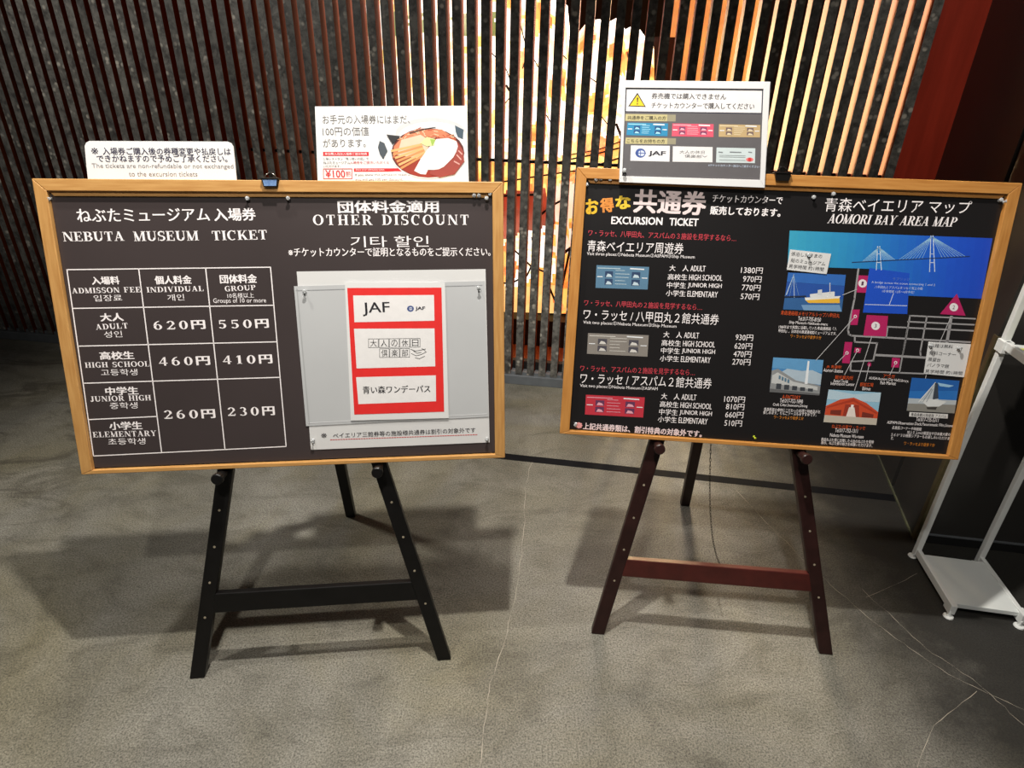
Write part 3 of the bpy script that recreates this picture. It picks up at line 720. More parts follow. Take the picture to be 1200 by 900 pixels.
for t, x0, x1, y in (('620', 179.2, 239.6, 380.7), ('550', 255, 313.8, 379.2), ('460', 185, 244.9, 423), ('410', 259.6, 317.9, 421), ('260', 191, 250.8, 485.5), ('230', 265.5, 320.5, 482)):
    xm = x0+(x1-x0)*.66; p.begin('price_lettering')
    p.SF(t, (x0, y+.8), (xm, y+.1), 10, WH, gap=.3); p.T('円', (xm+4, y), (x1, y-.5), 10.5, WH, .04); p.end()
p.done()

# white sheet, sleeve, discount card
W1 = PW+.0012
r1, s1_ = sheet(BL, 'white_sheet', [(346.8, 317.7), (569, 314), (573.7, 518.7), (363, 527.6)], W1, .0005, 'paper', 'large white paper sheet with small footnote pinned on right half of price poster', 'paper')
q = Print(BL, W1+.0007, r1, s1_)
q.T('※', (375, 511), (381.5, 510.6), 5.5, (60, 55, 60), 0)
q.T('ベイエリア三館券等の施設様共通券は割引の対象外です', (389, 511), (557, 504), 6, (50, 46, 52), .01)
for k in range(58):
    x = 386+k*3.0; y = 515.8-(x-386)*.036; q.line([(x, y), (x+1.8, y-.06)], .8, (205, 60, 60), 'underline')
q.done()
r2, s2_ = sheet(BL, 'plastic_sleeve', [(343.5, 335), (568, 328), (572.5, 488.4), (357.4, 499.6)], W1+.001, .0006, 'sleeve', 'grey translucent plastic sleeve over the white sheet, behind the red bordered card', 'sleeve')
q = Print(BL, W1+.0018, r2, s2_)
q.line([(346, 340), (565, 333)], .8, (160, 162, 165), 'edge_seam'); q.line([(360, 496), (570, 485)], .8, (228, 230, 232), 'edge_seam'); q.line([(347, 338), (361, 497)], 1.2, (165, 167, 168), 'edge_seam')
q.done()
W3 = W1+.0024
r3, s3_ = sheet(BL, 'discount_card', [(403.2, 330.3), (521, 330), (525.3, 490), (410, 493)], W3, .001, 'laminate', 'laminated card with thick red border and three white boxes of lettering', 'card')
q = Print(BL, W3+.0012, r3, s3_)
q.poly([(406, 336.8), (517, 336), (520, 482.5), (414, 486)], (226, 42, 40), 'red_border')
f4 = lambda X, Y: (330+X/3.397, 300+Y/3.397)
for bx_ in ([(282, 155), (605, 152), (607, 255), (287, 262)], [(285, 288), (607, 286), (610, 438), (295, 447)], [(293, 482), (612, 474), (613, 578), (302, 590)]):
    q.begin('white_box'); q.poly([f4(*c) for c in bx_], (232, 230, 230), 'white_box', .0002); q.end()
q.T('JAF', (424, 362), (456, 361), 16, (25, 25, 32), .01, lift=.0004)
q.begin('emblem'); q.ell((480.4, 361), 4, 3.6, (70, 88, 140), 'emblem', .0003); q.ell((480.6, 361), 2, 1.8, (200, 205, 220), 'emblem', .0004); q.line([(477, 361), (484, 361)], .6, (60, 75, 120), 'emblem', .0005); q.end()
q.T('JAF', (486, 361.2), (497.8, 360.8), 5, (25, 25, 45), .03, lift=.0004)
for k, c in enumerate('大人の休日'):
    q.begin('boxed_letter'); x0 = 431+k*12.3; y = 401.8-k*.15; q.T(c, (x0+2, y), (x0+9.6, y), 8, (60, 60, 60), -.005, lift=.0004); q.line([(x0, y-5), (x0+11.4, y-5.2), (x0+11.4, y+5), (x0, y+5.2)], .6, (80, 80, 80), 'letter_box', .0003, True); q.end()
for k, c in enumerate('倶楽部'):
    q.begin('boxed_letter'); x0 = 444+k*12.0; y = 413.4-k*.15; q.T(c, (x0+2, y), (x0+9.4, y), 8, (60, 60, 60), -.005, lift=.0004); q.line([(x0, y-5), (x0+11.2, y-5.2), (x0+11.2, y+5), (x0, y+5.2)], .6, (80, 80, 80), 'letter_box', .0003, True); q.end()
q.begin('fish_sketch')
for pts in ([(481, 409), (486, 411), (492, 410), (498, 408.5)], [(481.5, 414), (487, 416.5), (493, 415), (499, 412)], [(484, 411), (488, 413.5), (493, 412.5)], [(486, 419), (491, 420), (497, 417)], [(494, 408), (498, 411)]):
    q.line(pts, .8, (90, 90, 90), 'sketch_line', .0003)
q.end()
q.T('青い森ワンデーパス', (424, 457), (503.7, 455.3), 9, (25, 25, 30), .02, lift=.0004)
q.done()

# ------------------------------------------------------------------ notices standing behind the left board's top edge
WB = -.0230
ra, sa = sheet(BL, 'rounded_notice', [(104.5, 214), (102, 190), (100.5, 172), (102.3, 168), (106, 166), (267, 165.8), (271, 167.5), (273.5, 171.5), (275.5, 190), (277.5, 214)], WB, .002, 'acrylic_white',
               'small white notice with rounded corners standing behind top left of price board', 'notice')
q = Print(BL, WB+.0022, ra, sa)
q.T('※', (107.5, 177.5), (115.5, 177.5), 7.5, (70, 68, 80), .0); q.T('入場券ご購入後の券種変更や払戻しは', (120.5, 177.6), (270, 177.2), 8.5, (52, 50, 72), .02)
q.T('できかねますので予めご了承ください。', (113.8, 186.2), (266, 185.6), 8.5, (52, 50, 72), .02)
q.T('The tickets are non-refundable or not exchanged', (108.2, 195.4), (273.2, 195.2), 6.8, (130, 128, 130), -.004); q.T('to the excursion tickets', (151, 204), (231, 203.8), 5.8, (130, 128, 130), -.004)
q.done()
rb, sb_ = sheet(BL, 'noodle_flyer', [(368.8, 124), (546.3, 122), (549.5, 215), (372, 215)], WB, .0012, 'laminate',
                'laminated white flyer with a noodle bowl photo behind top right of price board', 'flyer')
q = Print(BL, WB+.0014, rb, sb_); g4 = lambda X, Y: (320+X/4, 110+Y/4)
gy = (95, 92, 92)
q.T('お手元の入場券にはまだ、', g4(230, 116), g4(640, 113), 10.5, gy, -.012); q.T('100円の価値', g4(230, 172), g4(447, 170), 10.5, gy, -.012); q.T('があります。', g4(232, 227), g4(432, 224), 10, gy, -.012)
q.poly([g4(232, 268), g4(447, 267), g4(447, 286), g4(232, 287)], (205, 30, 40), 'red_bar'); q.T('本日購入当日入場券ご提示特典', g4(240, 277.5), g4(438, 276.5), 3, (235, 225, 225), .01, lift=.0003)
q.T('１階レストラン「魚っ喰いの田」で', g4(234, 301), g4(446, 299), 3.2, (40, 38, 40), .0); q.T('ねぶたミュージアム', g4(234, 319), g4(358, 318), 3.2, (40, 38, 40), .0); q.T('入場券をご提示いただくと', g4(358, 318), g4(542, 316), 3.2, (190, 40, 45), .0)
q.T('いただけます。', g4(234, 336), g4(315, 335), 2.6, (40, 38, 40), .0)
q.line([g4(234, 348), g4(368, 347), g4(368, 393), g4(234, 394)], .8, (190, 40, 45), 'price_box', closed=True)
q.T('¥100', g4(243, 371), g4(336, 370), 9, (190, 30, 38), .02); q.T('割引', g4(340, 371), g4(362, 370), 6, (190, 30, 38), .02)
q.poly([g4(377, 345), g4(608, 343), g4(608, 358), g4(377, 360)], (205, 30, 40), 'red_strip'); q.T('Show your admission ticket', g4(385, 352), g4(520, 351), 2.6, (240, 230, 230), 0, lift=.0003)
q.T('If you show this admission ticket at', g4(383, 377), g4(645, 374), 3.6, (50, 48, 48), 0); q.T('you will get 100 yen discount.', g4(383, 398), g4(607, 396), 3.4, (50, 48, 48), 0)
# bowl picture
q.begin('bowl_picture')
q.ell(g4(740, 180), 42, 19, (196, 196, 198), 'bowl_picture', .0001); q.ell(g4(745, 196), 40, 18, (222, 222, 222), 'bowl_picture', .0002)
q.ell(g4(728, 272), 45, 30, (215, 215, 216), 'bowl_picture', .0003); q.ell(g4(725, 270), 43, 29, (86, 30, 24), 'bowl_picture', .0004); q.ell(g4(728, 278), 41, 27, (146, 44, 24), 'bowl_picture', .0005)
q.poly([g4(565, 240), g4(620, 180), g4(700, 155), g4(790, 160), g4(860, 205), g4(800, 200), g4(700, 195), g4(610, 230), g4(560, 300)], (206, 120, 84), 'bowl_picture', .0006)
rn = random.Random(5)
for k in range(46):
    a = rn.uniform(575, 850); b = 215-48*math.sin((a-560)/300*math.pi)+rn.uniform(-14, 30); q.line([g4(a, b), g4(a+rn.uniform(8, 22), b+rn.uniform(-10, 10))], .8, rn.choice([(232, 196, 160), (220, 150, 110), (170, 60, 36)]), 'bowl_picture', .0007)
q.poly([g4(600, 210), g4(690, 185), g4(740, 215), g4(700, 300), g4(580, 280)], (222, 190, 165), 'bowl_picture', .00072)
for k in range(6): q.line([g4(556+k*9, 262+k*16), g4(692+k*4, 232+k*9)], 2.6, [(226, 170, 110), (205, 140, 84)][k % 2], 'bowl_picture', .0008)
q.poly([g4(660, 355), g4(690, 300), g4(725, 250), g4(765, 205), g4(820, 200), g4(860, 215), g4(868, 245), g4(845, 290), g4(800, 335), g4(770, 350), g4(725, 350), g4(715, 372), g4(690, 370)], (238, 224, 222), 'bowl_picture', .0009)
q.poly([g4(868, 232), g4(892, 260), g4(896, 310), g4(850, 370), g4(780, 385), g4(735, 370), g4(735, 352), g4(790, 345), g4(850, 292)], (150, 62, 52), 'bowl_picture', .0010)
for a, b in (((862, 280), (880, 300)), ((850, 310), (872, 322)), ((870, 260), (885, 275))): q.line([g4(*a), g4(*b)], 1.4, (215, 160, 150), 'bowl_picture', .0011)
q.poly([g4(690, 225), g4(720, 195), g4(758, 205), g4(755, 235), g4(720, 240)], (205, 215, 150), 'bowl_picture', .0012); q.poly([g4(735, 205), g4(762, 208), g4(745, 238)], (150, 180, 80), 'bowl_picture', .0013)
q.poly([g4(530, 185), g4(595, 192), g4(560, 232)], (30, 30, 34), 'brush_mark', .0012); q.poly([g4(498, 215), g4(520, 225), g4(535, 262), g4(515, 300), g4(500, 280), g4(490, 245)], (66, 74, 82), 'brush_mark', .0005)
q.poly([g4(852, 140), g4(872, 150), g4(893, 160), g4(890, 205), g4(866, 195), g4(856, 170)], (60, 78, 92), 'brush_mark', .0005); q.line([g4(640, 178), g4(700, 160), g4(760, 150)], 1.0, (40, 36, 40), 'brush_mark', .0013)
q.end()
q.poly([g4(345, 400), g4(600, 352), g4(620, 352), g4(650, 372), g4(650, 400)], (236, 236, 236), 'table_picture', .00005)
q.done()

# ------------------------------------------------------------------ right board poster
quad = [(685, 211), (1184, 233), (1110.5, 527.5), (669, 499.5)]
quad = [BR.at(c) for c in quad]
rp_, shp = sheet(BR, 'map_poster', [(684, 212.5), (730, 213.2), (800, 219.5), (900, 223), (1000, 226.5), (1100, 231), (1187, 231), (1113, 533), (663, 502)], PW, .0006, 'poster_right',
                 'black poster with excursion ticket prices and bay area map inside right board', 'poster')
p = Print(BR, PW+.0008, rp_, shp)
p.block = 'heading_lettering'
p.T('お', (687, 243.5), (702, 242.5), 18, (226, 180, 40), .05); p.T('得', (704, 242), (720, 240.5), 17, (222, 140, 60), .05); p.T('な', (722, 239), (740, 237), 16, (226, 190, 50), .05)
p.T('共通券', (743.3, 236), (828.5, 239.5), 28, (232, 214, 214), .035)
p.T('チケットカウンターで', (835.5, 233), (917.8, 235.5), 9, WH, .02); p.T('販売しております。', (833, 247), (915.5, 249.8), 10, WH, .03)
p.T('EXCURSION', (717, 259), (777, 260), 9, WH, .03); p.T('TICKET', (785, 260.5), (819, 261.3), 9, WH, .03)
p.block = 'ticket_lettering'
RD = (196, 62, 76)
p.T('ワ・ラッセ、八甲田丸、アスパムの３施設を見学するなら…', (690, 273.5), (863.5, 279.7), 7.5, RD, .012)
c2 = lambda X, Y: (650+X/3.6, 280+Y/3.6)
p.T('青森ベイエリア周遊券', c2(140, 31), c2(545, 43), 13, WH, .0); p.T('Visit three places:①Nebuta Museum②ASPAM③Ship Museum', c2(137, 65), c2(592, 79), 5.2, WH, .005)
p.T('ワ・ラッセ、八甲田丸の２施設を見学するなら…', c2(125, 270), c2(622, 289), 7.2, RD, .012); p.T('ワ・ラッセ / 八甲田丸２館共通券', c2(122, 318), c2(692, 341), 12.5, WH, 0)
p.T('Visit two places:①Nebuta Museum③Ship Museum', c2(120, 353), c2(513, 370), 5, WH, .005)
p.T('ワ・ラッセ、アスパムの２施設を見学するなら…', c2(107, 545), c2(590, 563), 7.2, RD, .012); p.T('ワ・ラッセ / アスパム２館共通券', c2(107, 587), c2(660, 609), 12.5, WH, 0)
p.T('Visit two places:①Nebuta Museum②ASPAM', c2(105, 619), c2(432, 633), 5, WH, .005)
def prow(jp, en, x0, xm, x1, y0, y1):
    ym = y0+(y1-y0)*(xm-x0)/(x1-x0); p.begin('ticket_lettering'); p.T(jp, c2(x0, y0), c2(xm-8, ym), 7, WH, .01); p.T(en, c2(xm, ym), c2(x1, y1), 6.6, WH, .012); p.end()
for args in (('大　人', 'ADULT', 485, 574, 637, 124, 127), ('高校生', 'HIGH SCHOOL', 478, 568, 708, 161, 166), ('中学生', 'JUNIOR HIGH', 474, 562, 705, 195, 202), ('小学生', 'ELEMENTARY', 470, 560, 688, 229, 236),
             ('大　人', 'ADULT', 458, 545, 608, 403, 408), ('高校生', 'HIGH SCHOOL', 450, 540, 675, 438, 446), ('中学生', 'JUNIOR HIGH', 447, 535, 675, 470, 479), ('小学生', 'ELEMENTARY', 443, 531, 656, 503, 511),
             ('大　人', 'ADULT', 447, 533, 595, 662, 668), ('高校生', 'HIGH SCHOOL', 441, 528, 660, 695, 706), ('中学生', 'JUNIOR HIGH', 438, 524, 660, 727, 739), ('小学生', 'ELEMENTARY', 433, 520, 642, 758, 769)): prow(*args)
p.block = 'price_lettering'
for t, x0, x1, y in (('1380', 787, 878, 133), ('970', 795, 873, 170), ('770', 790, 868, 206), ('570', 785, 863, 243), ('930', 762, 836, 415), ('620', 758, 832, 451), ('470', 753, 828, 485), ('270', 748, 824, 518),
                     ('1070', 713, 800, 675), ('810', 720, 797, 706), ('660', 717, 793, 740), ('510', 713, 787, 775)):
    p.begin('price_lettering'); p.T(t, c2(x0, y-1), c2(x1-32, y+1), 6.6, WH, .005); p.T('円', c2(x1-28, y+1), c2(x1, y+2), 7, WH, .005); p.end()
p.block = 'footnote_lettering'
p.T('※', c2(84, 784), c2(114, 787), 7, (230, 160, 160), .04); p.T('上記共通券類は、割引特典の対象外です。', c2(117, 788), c2(618, 821), 8, (235, 215, 218), .035)
# ticket pictures
def ticket(P, pts, colr, c_dark, c_lt, seed, lift=.0001):
    P.begin('ticket_picture'); P.poly(pts, colr, 'ticket_picture', lift); rn = random.Random(seed)
    def b(u, v):
        x = (pts[0][0]*(1-u)+pts[1][0]*u)*(1-v)+(pts[3][0]*(1-u)+pts[2][0]*u)*v; y = (pts[0][1]*(1-u)+pts[1][1]*u)*(1-v)+(pts[3][1]*(1-u)+pts[2][1]*u)*v; return (x, y)
    for (u0, v0, u1, v1) in ((.17, .25, .32, .52), (.17, .58, .32, .85), (.68, .25, .84, .52), (.68, .58, .84, .85)):
        P.poly([b(u0, v0), b(u1, v0), b(u1, v1), b(u0, v1)], c_dark, 'ticket_picture', lift+.0001)
        P.poly([b(u0+.02, v1-.02), b(u0+.05, v0+.1), b(u1-.04, v0+.14), b(u1-.01, v1-.02)], c_lt, 'ticket_picture', lift+.0002)
    for k in range(5):
        P.line([b(.37, .2+k*.15), b(.37+rn.uniform(.15, .28), .2+k*.15)], .6, c_lt, 'ticket_picture', lift+.0002)
    P.line([b(.03, .12), b(.45, .12)], .9, c_lt, 'ticket_picture', lift+.0002); P.line([b(.65, .1), b(.9, .12)], 1.4, (225, 228, 232), 'ticket_picture', lift+.0002)
    P.line([b(.03, .5), b(.12, .5)], 1.0, (225, 228, 232), 'ticket_picture', lift+.0002); P.line([b(.88, .5), b(.97, .5)], 1.0, (225, 228, 232), 'ticket_picture', lift+.0002); P.end()
ticket(p, [(699.4, 311.4), (761, 313.3), (759, 339.7), (698, 337.8)], (84, 122, 150), (40, 62, 96), (185, 205, 215), 1)
ticket(p, [(689, 390.6), (760, 393), (758.3, 418), (687.5, 414.7)], (132, 126, 120), (72, 70, 78), (205, 202, 196), 2)
ticket(p, [(686, 462.5), (755, 465.5), (752.8, 489), (684.7, 485.5)], (188, 46, 62), (96, 50, 84), (224, 160, 175), 3)
# map heading
m3 = lambda X, Y: (900+X/4, 190+Y/4); m4 = lambda X, Y: (880+X/4.286, 380+Y/4.286)
p.block = 'map_heading_lettering'
p.T('青森ベイエリア', m3(270, 200), m3(728, 208), 16, WH, -.004); p.T('マップ', m3(757, 209), m3(955, 213), 15, WH, -.004)
p.SF('AOMORI BAY AREA MAP', m3(282, 265), m3(888, 281), 11, WH, gap=.02, shear=.22)
# sky of the map, four printed steps from cyan to blue
cols = [(52, 156, 190), (44, 146, 190), (36, 132, 192), (30, 112, 194), (26, 94, 196), (24, 80, 196), (22, 70, 190)]
nb = 24
p.begin('map_sky')
for k in range(nb):
    a, b = k/nb, (k+1)/nb
    f = k/(nb-1)*6; i = min(5, int(f)); fr_ = f-i; cc = tuple(int(cols[i][j]*(1-fr_)+cols[i+1][j]*fr_) for j in range(3))
    def top(t): return (925.8+(1163.5-925.8)*t, 270.5+8.5*t)
    def low(t):
        x = 923+(1153-923)*t
        y = 312+(x-923)/96*3 if x < 1019 else 315+(x-1019)*.26+14
        return (min(x, 1150), y if x < 1019 else 346+(x-1061)*.04)
    p.poly([top(a), top(b), low(b), low(a)], cc, 'map_sky')
p.poly([(1019, 314), (1066, 320), (1063, 367.6), (1011, 366)], (22, 76, 192), 'map_sky', .00012)
p.end()
# bridge
for tx, ty, by, dx in ((520, 395, 505, 75), (770, 345, 512, 150)):
    p.begin('bridge_picture')
    for s_ in (-1, 1):
        p.line([m3(tx+s_*5, ty), m3(tx+s_*12, by)], .9, (205, 220, 235), 'bridge_picture', .0002)
        for k in range(1, 9):
            xx = tx+s_*dx*(.2+k*.1)*1.05; p.line([m3(tx, ty+3), m3(xx, 470-(xx-395)*.052)], .45, (150, 195, 225), 'bridge_picture', .0002)
    p.line([m3(tx-9, 470), m3(tx+9, 470)], .8, (205, 220, 235), 'bridge_picture', .0002); p.line([m3(tx-8, 430), m3(tx+8, 430)], .6, (205, 220, 235), 'bridge_picture', .0002); p.end()
p.line([m3(395, 470), m3(945, 441)], 1.1, (30, 50, 90), 'bridge_picture', .00025)
p.block = 'map_caption_lettering'
p.T('ラブリッジ', m3(585, 546), m3(665, 549), 3.6, (90, 120, 190), 0); p.T('A bridge across the ocean connecting 1 and 2', m3(485, 563), m3(783, 576), 3.2, (190, 205, 235), 0)
p.T('八甲田丸とアスパムをつなぐ海上の橋', m3(500, 584), m3(725, 592), 3.2, (190, 205, 235), 0); p.T('（冬季閉鎖 12月～4月中旬）', m3(535, 604), m3(685, 609), 3.2, (190, 205, 235), 0)
p.line([m3(455, 666), m3(650, 672)], .8, (200, 210, 230), 'map_line'); p.line([m3(588, 615), m3(568, 667)], .8, (200, 210, 230), 'map_line')
# roads
RC = (150, 148, 150)
for pts, w_ in (([m3(424, 502), m3(405, 640), m3(374, 785), m3(378, 805), m3(390, 812), m4(1098, 87)], 2.2), ([m3(560, 770), m3(960, 788)], 1.9), ([m3(560, 770), m3(553, 818)], 1.9), ([m3(655, 746), m3(965, 760)], 1.8), ([m3(665, 718), m3(970, 732)], 1.8),
                ([m3(665, 718), m3(640, 850), m4(760, 150)], 1.9), ([m3(744, 722), m3(712, 885), m4(850, 152)], 1.9), ([m3(858, 725), m3(838, 838)], 3.6), ([m4(520, 65), m4(520, 87), m4(632, 93), m4(612, 180), m4(500, 185), m4(497, 231), m4(880, 246)], 1.9),
                ([m4(625, 152), m4(882, 165)], 2.8), ([m4(757, 165), m4(743, 240)], 1.7), ([m4(785, 15), m4(760, 152)], 1.7)):
    p.line(pts, w_, RC, 'road_line', .0002)
MG = (176, 28, 92)
for pts in ([m3(425, 530), m3(470, 532), m3(458, 612), m3(415, 610)], [m3(395, 690), m3(430, 690), m3(418, 762), m3(385, 762)], [m3(462, 715), m3(562, 720), m3(552, 815), m3(445, 812)], [m3(885, 615), m3(925, 718), m3(805, 710)],
            [m4(470, 87), m4(508, 88), m4(493, 195), m4(455, 192)], [m4(520, 115), m4(553, 118), m4(547, 142), m4(515, 140)], [m4(707, 165), m4(747, 168), m4(740, 215), m4(702, 213)]):
    p.begin('map_marker'); p.poly(pts, MG, 'map_marker', .0003); p.end()
p.ell(m4(592, 199), 2.2, 2.6, MG, 'map_marker', .0003)
for c, t in ((m3(443, 568), '1'), (m3(870, 678), '2'), (m3(503, 766), '3')):
    p.begin('marker_disc'); p.ell(c, 5, 4.8, (226, 222, 224), 'marker_disc', .0004); p.T(t, (c[0]-1.3, c[1]), (c[0]+1.3, c[1]), 4.5, (90, 60, 80), 0, lift=.0005); p.end()
LN = (190, 188, 190)
for pts in ([m3(405, 725), m4(325, 178)], [m4(480, 142), m4(422, 200)], [m4(533, 128), m4(468, 250)], [m4(605, 60), m4(517, 330)], [m4(592, 199), m4(572, 282)], [m4(724, 190), m4(695, 250)], [m3(858, 720), m4(945, 90)], [m3(350, 622), m3(415, 596)], [m4(880, 245), m4(873, 268)]):
    p.begin('leader_line'); p.line(pts, .75, LN, 'leader_line', .0005); p.end()
for c in (m3(408, 722), m4(480, 142), m4(533, 128), m4(724, 190)): p.begin('marker_disc'); p.ell(c, 1.9, 1.9, (225, 220, 222), 'marker_disc', .0005); p.ell(c, 1.0, 1.0, MG, 'marker_disc', .0006); p.end()
OR, OY = (214, 84, 34), (222, 138, 40)
for t, a, b, h, c in (('青函連絡船メモリアルシップ八甲田丸', m3(60, 705), m3(335, 719), 5, OR), ('Tel.017-735-8150', m3(140, 732), m3(247, 738), 4.6, WH), ('Ship Museum Hakkoda-maru', m3(98, 751), m3(278, 761), 4.2, WH),
                      ('1988年まで実際に活躍していた青函連絡船「八', m3(50, 771), m3(320, 781), 4, WH), ('甲田丸」。日本初の鉄道連絡船ミュージアムです。', m3(48, 789), m3(320, 803), 4, WH), ('ワ・ラッセより徒歩５分', m3(105, 814), m3(248, 822), 4, OY),
                      ('A-FACTORY', m4(155, 361), m4(245, 366), 4.4, OR), ('Tel.017-752-1890', m4(142, 380), m4(257, 386), 4.6, WH), ('Craft Cider,Souvenirs,Dining', m4(107, 402), m4(280, 410), 4.2, WH),
                      ('青森県産の食材にこだわった料理と特産品がお', m4(62, 424), m4(345, 437), 4, WH), ('楽しめます。りんごソースもおすすめです。', m4(58, 440), m4(325, 452), 4, WH), ('ワ・ラッセより徒歩１分', m4(112, 463), m4(260, 470), 4, OY),
                      ('JR 青森駅', m4(377, 211), m4(452, 215), 4.2, OR), ('Aomori Station', m4(362, 227), m4(460, 233), 4, WH), ('観光案内所', m4(420, 263), m4(510, 268), 4.6, OR), ('Aomori Tourist', m4(412, 281), m4(485, 284), 3.8, WH), ('Information Center', m4(398, 294), m4(518, 299), 3.8, WH),
                      ('駅前広場', m4(545, 299), m4(612, 302), 4.6, OR), ('Ekimae', m4(557, 319), m4(598, 321), 3.8, WH), ('アウガ', m4(662, 256), m4(720, 260), 4.2, OR), ('AUGA:Aomori City Hall,Library,', m4(590, 268), m4(790, 284), 4, WH), ('Fish Market', m4(647, 290), m4(725, 294), 4, WH),
                      ('ねぶたの家ワ・ラッセ', m4(402, 508), m4(570, 518), 4.8, OR), ('Tel.017-752-1311', m4(418, 528), m4(532, 533), 4.6, WH), ('Nebuta Museum Wa-rasse', m4(393, 552), m4(562, 561), 4, WH), ('青森ねぶた祭に出陣した４台のねぶたを常時', m4(348, 574), m4(612, 588), 4, WH), ('展示、ねぶた祭の魅力を体験いただけます。', m4(348, 590), m4(605, 606), 4, WH),
                      ('Tel.017-735-5311', m4(825, 472), m4(938, 478), 4.6, WH), ('ASPAM:Observation Deck,Panoramatic Film,Souvenir', m4(680, 489), m4(1028, 507), 4, WH), ('名産品コーナーや映画館', m4(705, 514), m4(852, 523), 3.8, WH), ('地上５１ｍの展望台や日本最大級の', m4(780, 538), m4(997, 549), 3.8, WH),
                      ('３６０°３Ｄ映像シアターもお楽しみいただけま', m4(700, 550), m4(993, 569), 3.8, WH), ('す。', m4(698, 567), m4(712, 569), 3.6, WH), ('ワ・ラッセより徒歩７分', m4(765, 593), m4(918, 603), 4, OY)):
    p.T(t, a, b, h, c, .0)
p.poly([m4(793, 437), m4(986, 447), m4(984, 469), m4(790, 459)], (214, 212, 210), 'caption_strip', .0002); p.T('青森県観光物産館 アスパム', m4(800, 449), m4(978, 458), 3.8, (50, 48, 50), 0, lift=.0004)
# printed photographs on the map
def photo(pts, sky, paint):
    def b(u, v):
        return ((pts[0][0]*(1-u)+pts[1][0]*u)*(1-v)+(pts[3][0]*(1-u)+pts[2][0]*u)*v, (pts[0][1]*(1-u)+pts[1][1]*u)*(1-v)+(pts[3][1]*(1-u)+pts[2][1]*u)*v)
    p.begin('photo_picture'); p.poly(pts, sky, 'photo_picture', .0002)
    L_ = [.0003]
    def area_(uv, c): L_[0] += .00003; p.poly([b(*q_) for q_ in uv], c, 'photo_picture', L_[0])
    def ln(uv, w_, c): p.line([b(*q_) for q_ in uv], w_, c, 'photo_picture', .0009)
    paint(area_, ln); p.end()
def ship(A, Ln):
    A([(0, .0), (1, 0), (1, .3), (0, .25)], (44, 100, 178)); A([(0, .68), (1, .66), (1, 1), (0, 1)], (46, 92, 146)); A([(.3, .86), (.95, .82), (1, 1), (.35, 1)], (110, 150, 190))
    A([(.35, .72), (.93, .60), (.95, .77), (.42, .80)], (226, 176, 56)); A([(.34, .66), (.95, .58), (.93, .64), (.36, .73)], (226, 226, 220)); A([(.42, .56), (.84, .46), (.85, .62), (.44, .68)], (214, 216, 216)); A([(.55, .44), (.62, .42), (.63, .58), (.55, .58)], (200, 204, 208))
    Ln([(.74, .24), (.76, .5)], .9, (205, 205, 205)); Ln([(.10, .05), (.02, .6)], .8, (190, 210, 230)); Ln([(.10, .05), (.16, .66)], .8, (190, 210, 230)); Ln([(0, .66), (.35, .62)], 1.6, (28, 40, 60))
    for k in range(4): Ln([(.10, .05), (.0+k*.08, .64)], .35, (120, 160, 200))
photo([m3(95, 518), m3(365, 528), m3(345, 700), m3(70, 690)], (34, 78, 158), ship)
def factory(A, Ln):
    A([(0, 0), (1, 0), (1, .35), (0, .3)], (92, 150, 196)); A([(.1, .5), (.3, .3), (.6, .34), (.8, .3), (1, .4), (1, .7), (0, .62)], (168, 186, 200)); A([(0, .38), (.12, .32), (.5, .62), (1, .72), (1, 1), (0, 1)], (136, 138, 140))
    A([(.02, .52), (.12, .42), (.45, .66), (.95, .76), (.95, .86), (.02, .74)], (188, 190, 190)); A([(.69, .05), (.725, .05), (.74, .70), (.68, .70)], (224, 228, 232)); A([(0, .9), (1, .95), (1, 1), (0, 1)], (96, 96, 98))
    for k in range(5): A([(.12+k*.16, .74+k*.02), (.22+k*.16, .74+k*.02), (.22+k*.16, .90), (.12+k*.16, .90)], (56, 60, 66))
    for k in range(4): A([(.15+k*.06, .5+k*.03), (.19+k*.06, .52+k*.03), (.19+k*.06, .62+k*.03), (.15+k*.06, .6+k*.03)], (86, 118, 140))
photo([m4(110, 165), m4(362, 178), m4(340, 355), m4(90, 338)], (72, 132, 186), factory)
def redhouse(A, Ln):
    A([(0, 0), (.5, .1), (1, .0), (1, .3), (0, .3)], (176, 200, 214)); A([(0, .5), (.25, .28), (.5, .2), (.75, .34), (1, .6), (1, .8), (0, .78)], (196, 72, 40)); A([(.02, .52), (.5, .24), (.98, .62), (.98, .67), (.5, .32), (.02, .57)], (168, 56, 32))
    A([(.36, .42), (.62, .42), (.66, .82), (.34, .82)], (150, 52, 34)); A([(.44, .5), (.54, .5), (.60, .84), (.40, .84)], (226, 214, 206)); A([(.47, .42), (.52, .42), (.52, .54), (.47, .54)], (236, 230, 226)); A([(0, .78), (1, .8), (1, 1), (0, 1)], (188, 180, 166)); A([(.1, .62), (.3, .6), (.3, .76), (.1, .74)], (116, 44, 32)); A([(.7, .62), (.92, .68), (.92, .78), (.7, .78)], (116, 44, 32))
photo([m4(387, 325), m4(650, 340), m4(625, 502), m4(360, 488)], (140, 184, 208), redhouse)
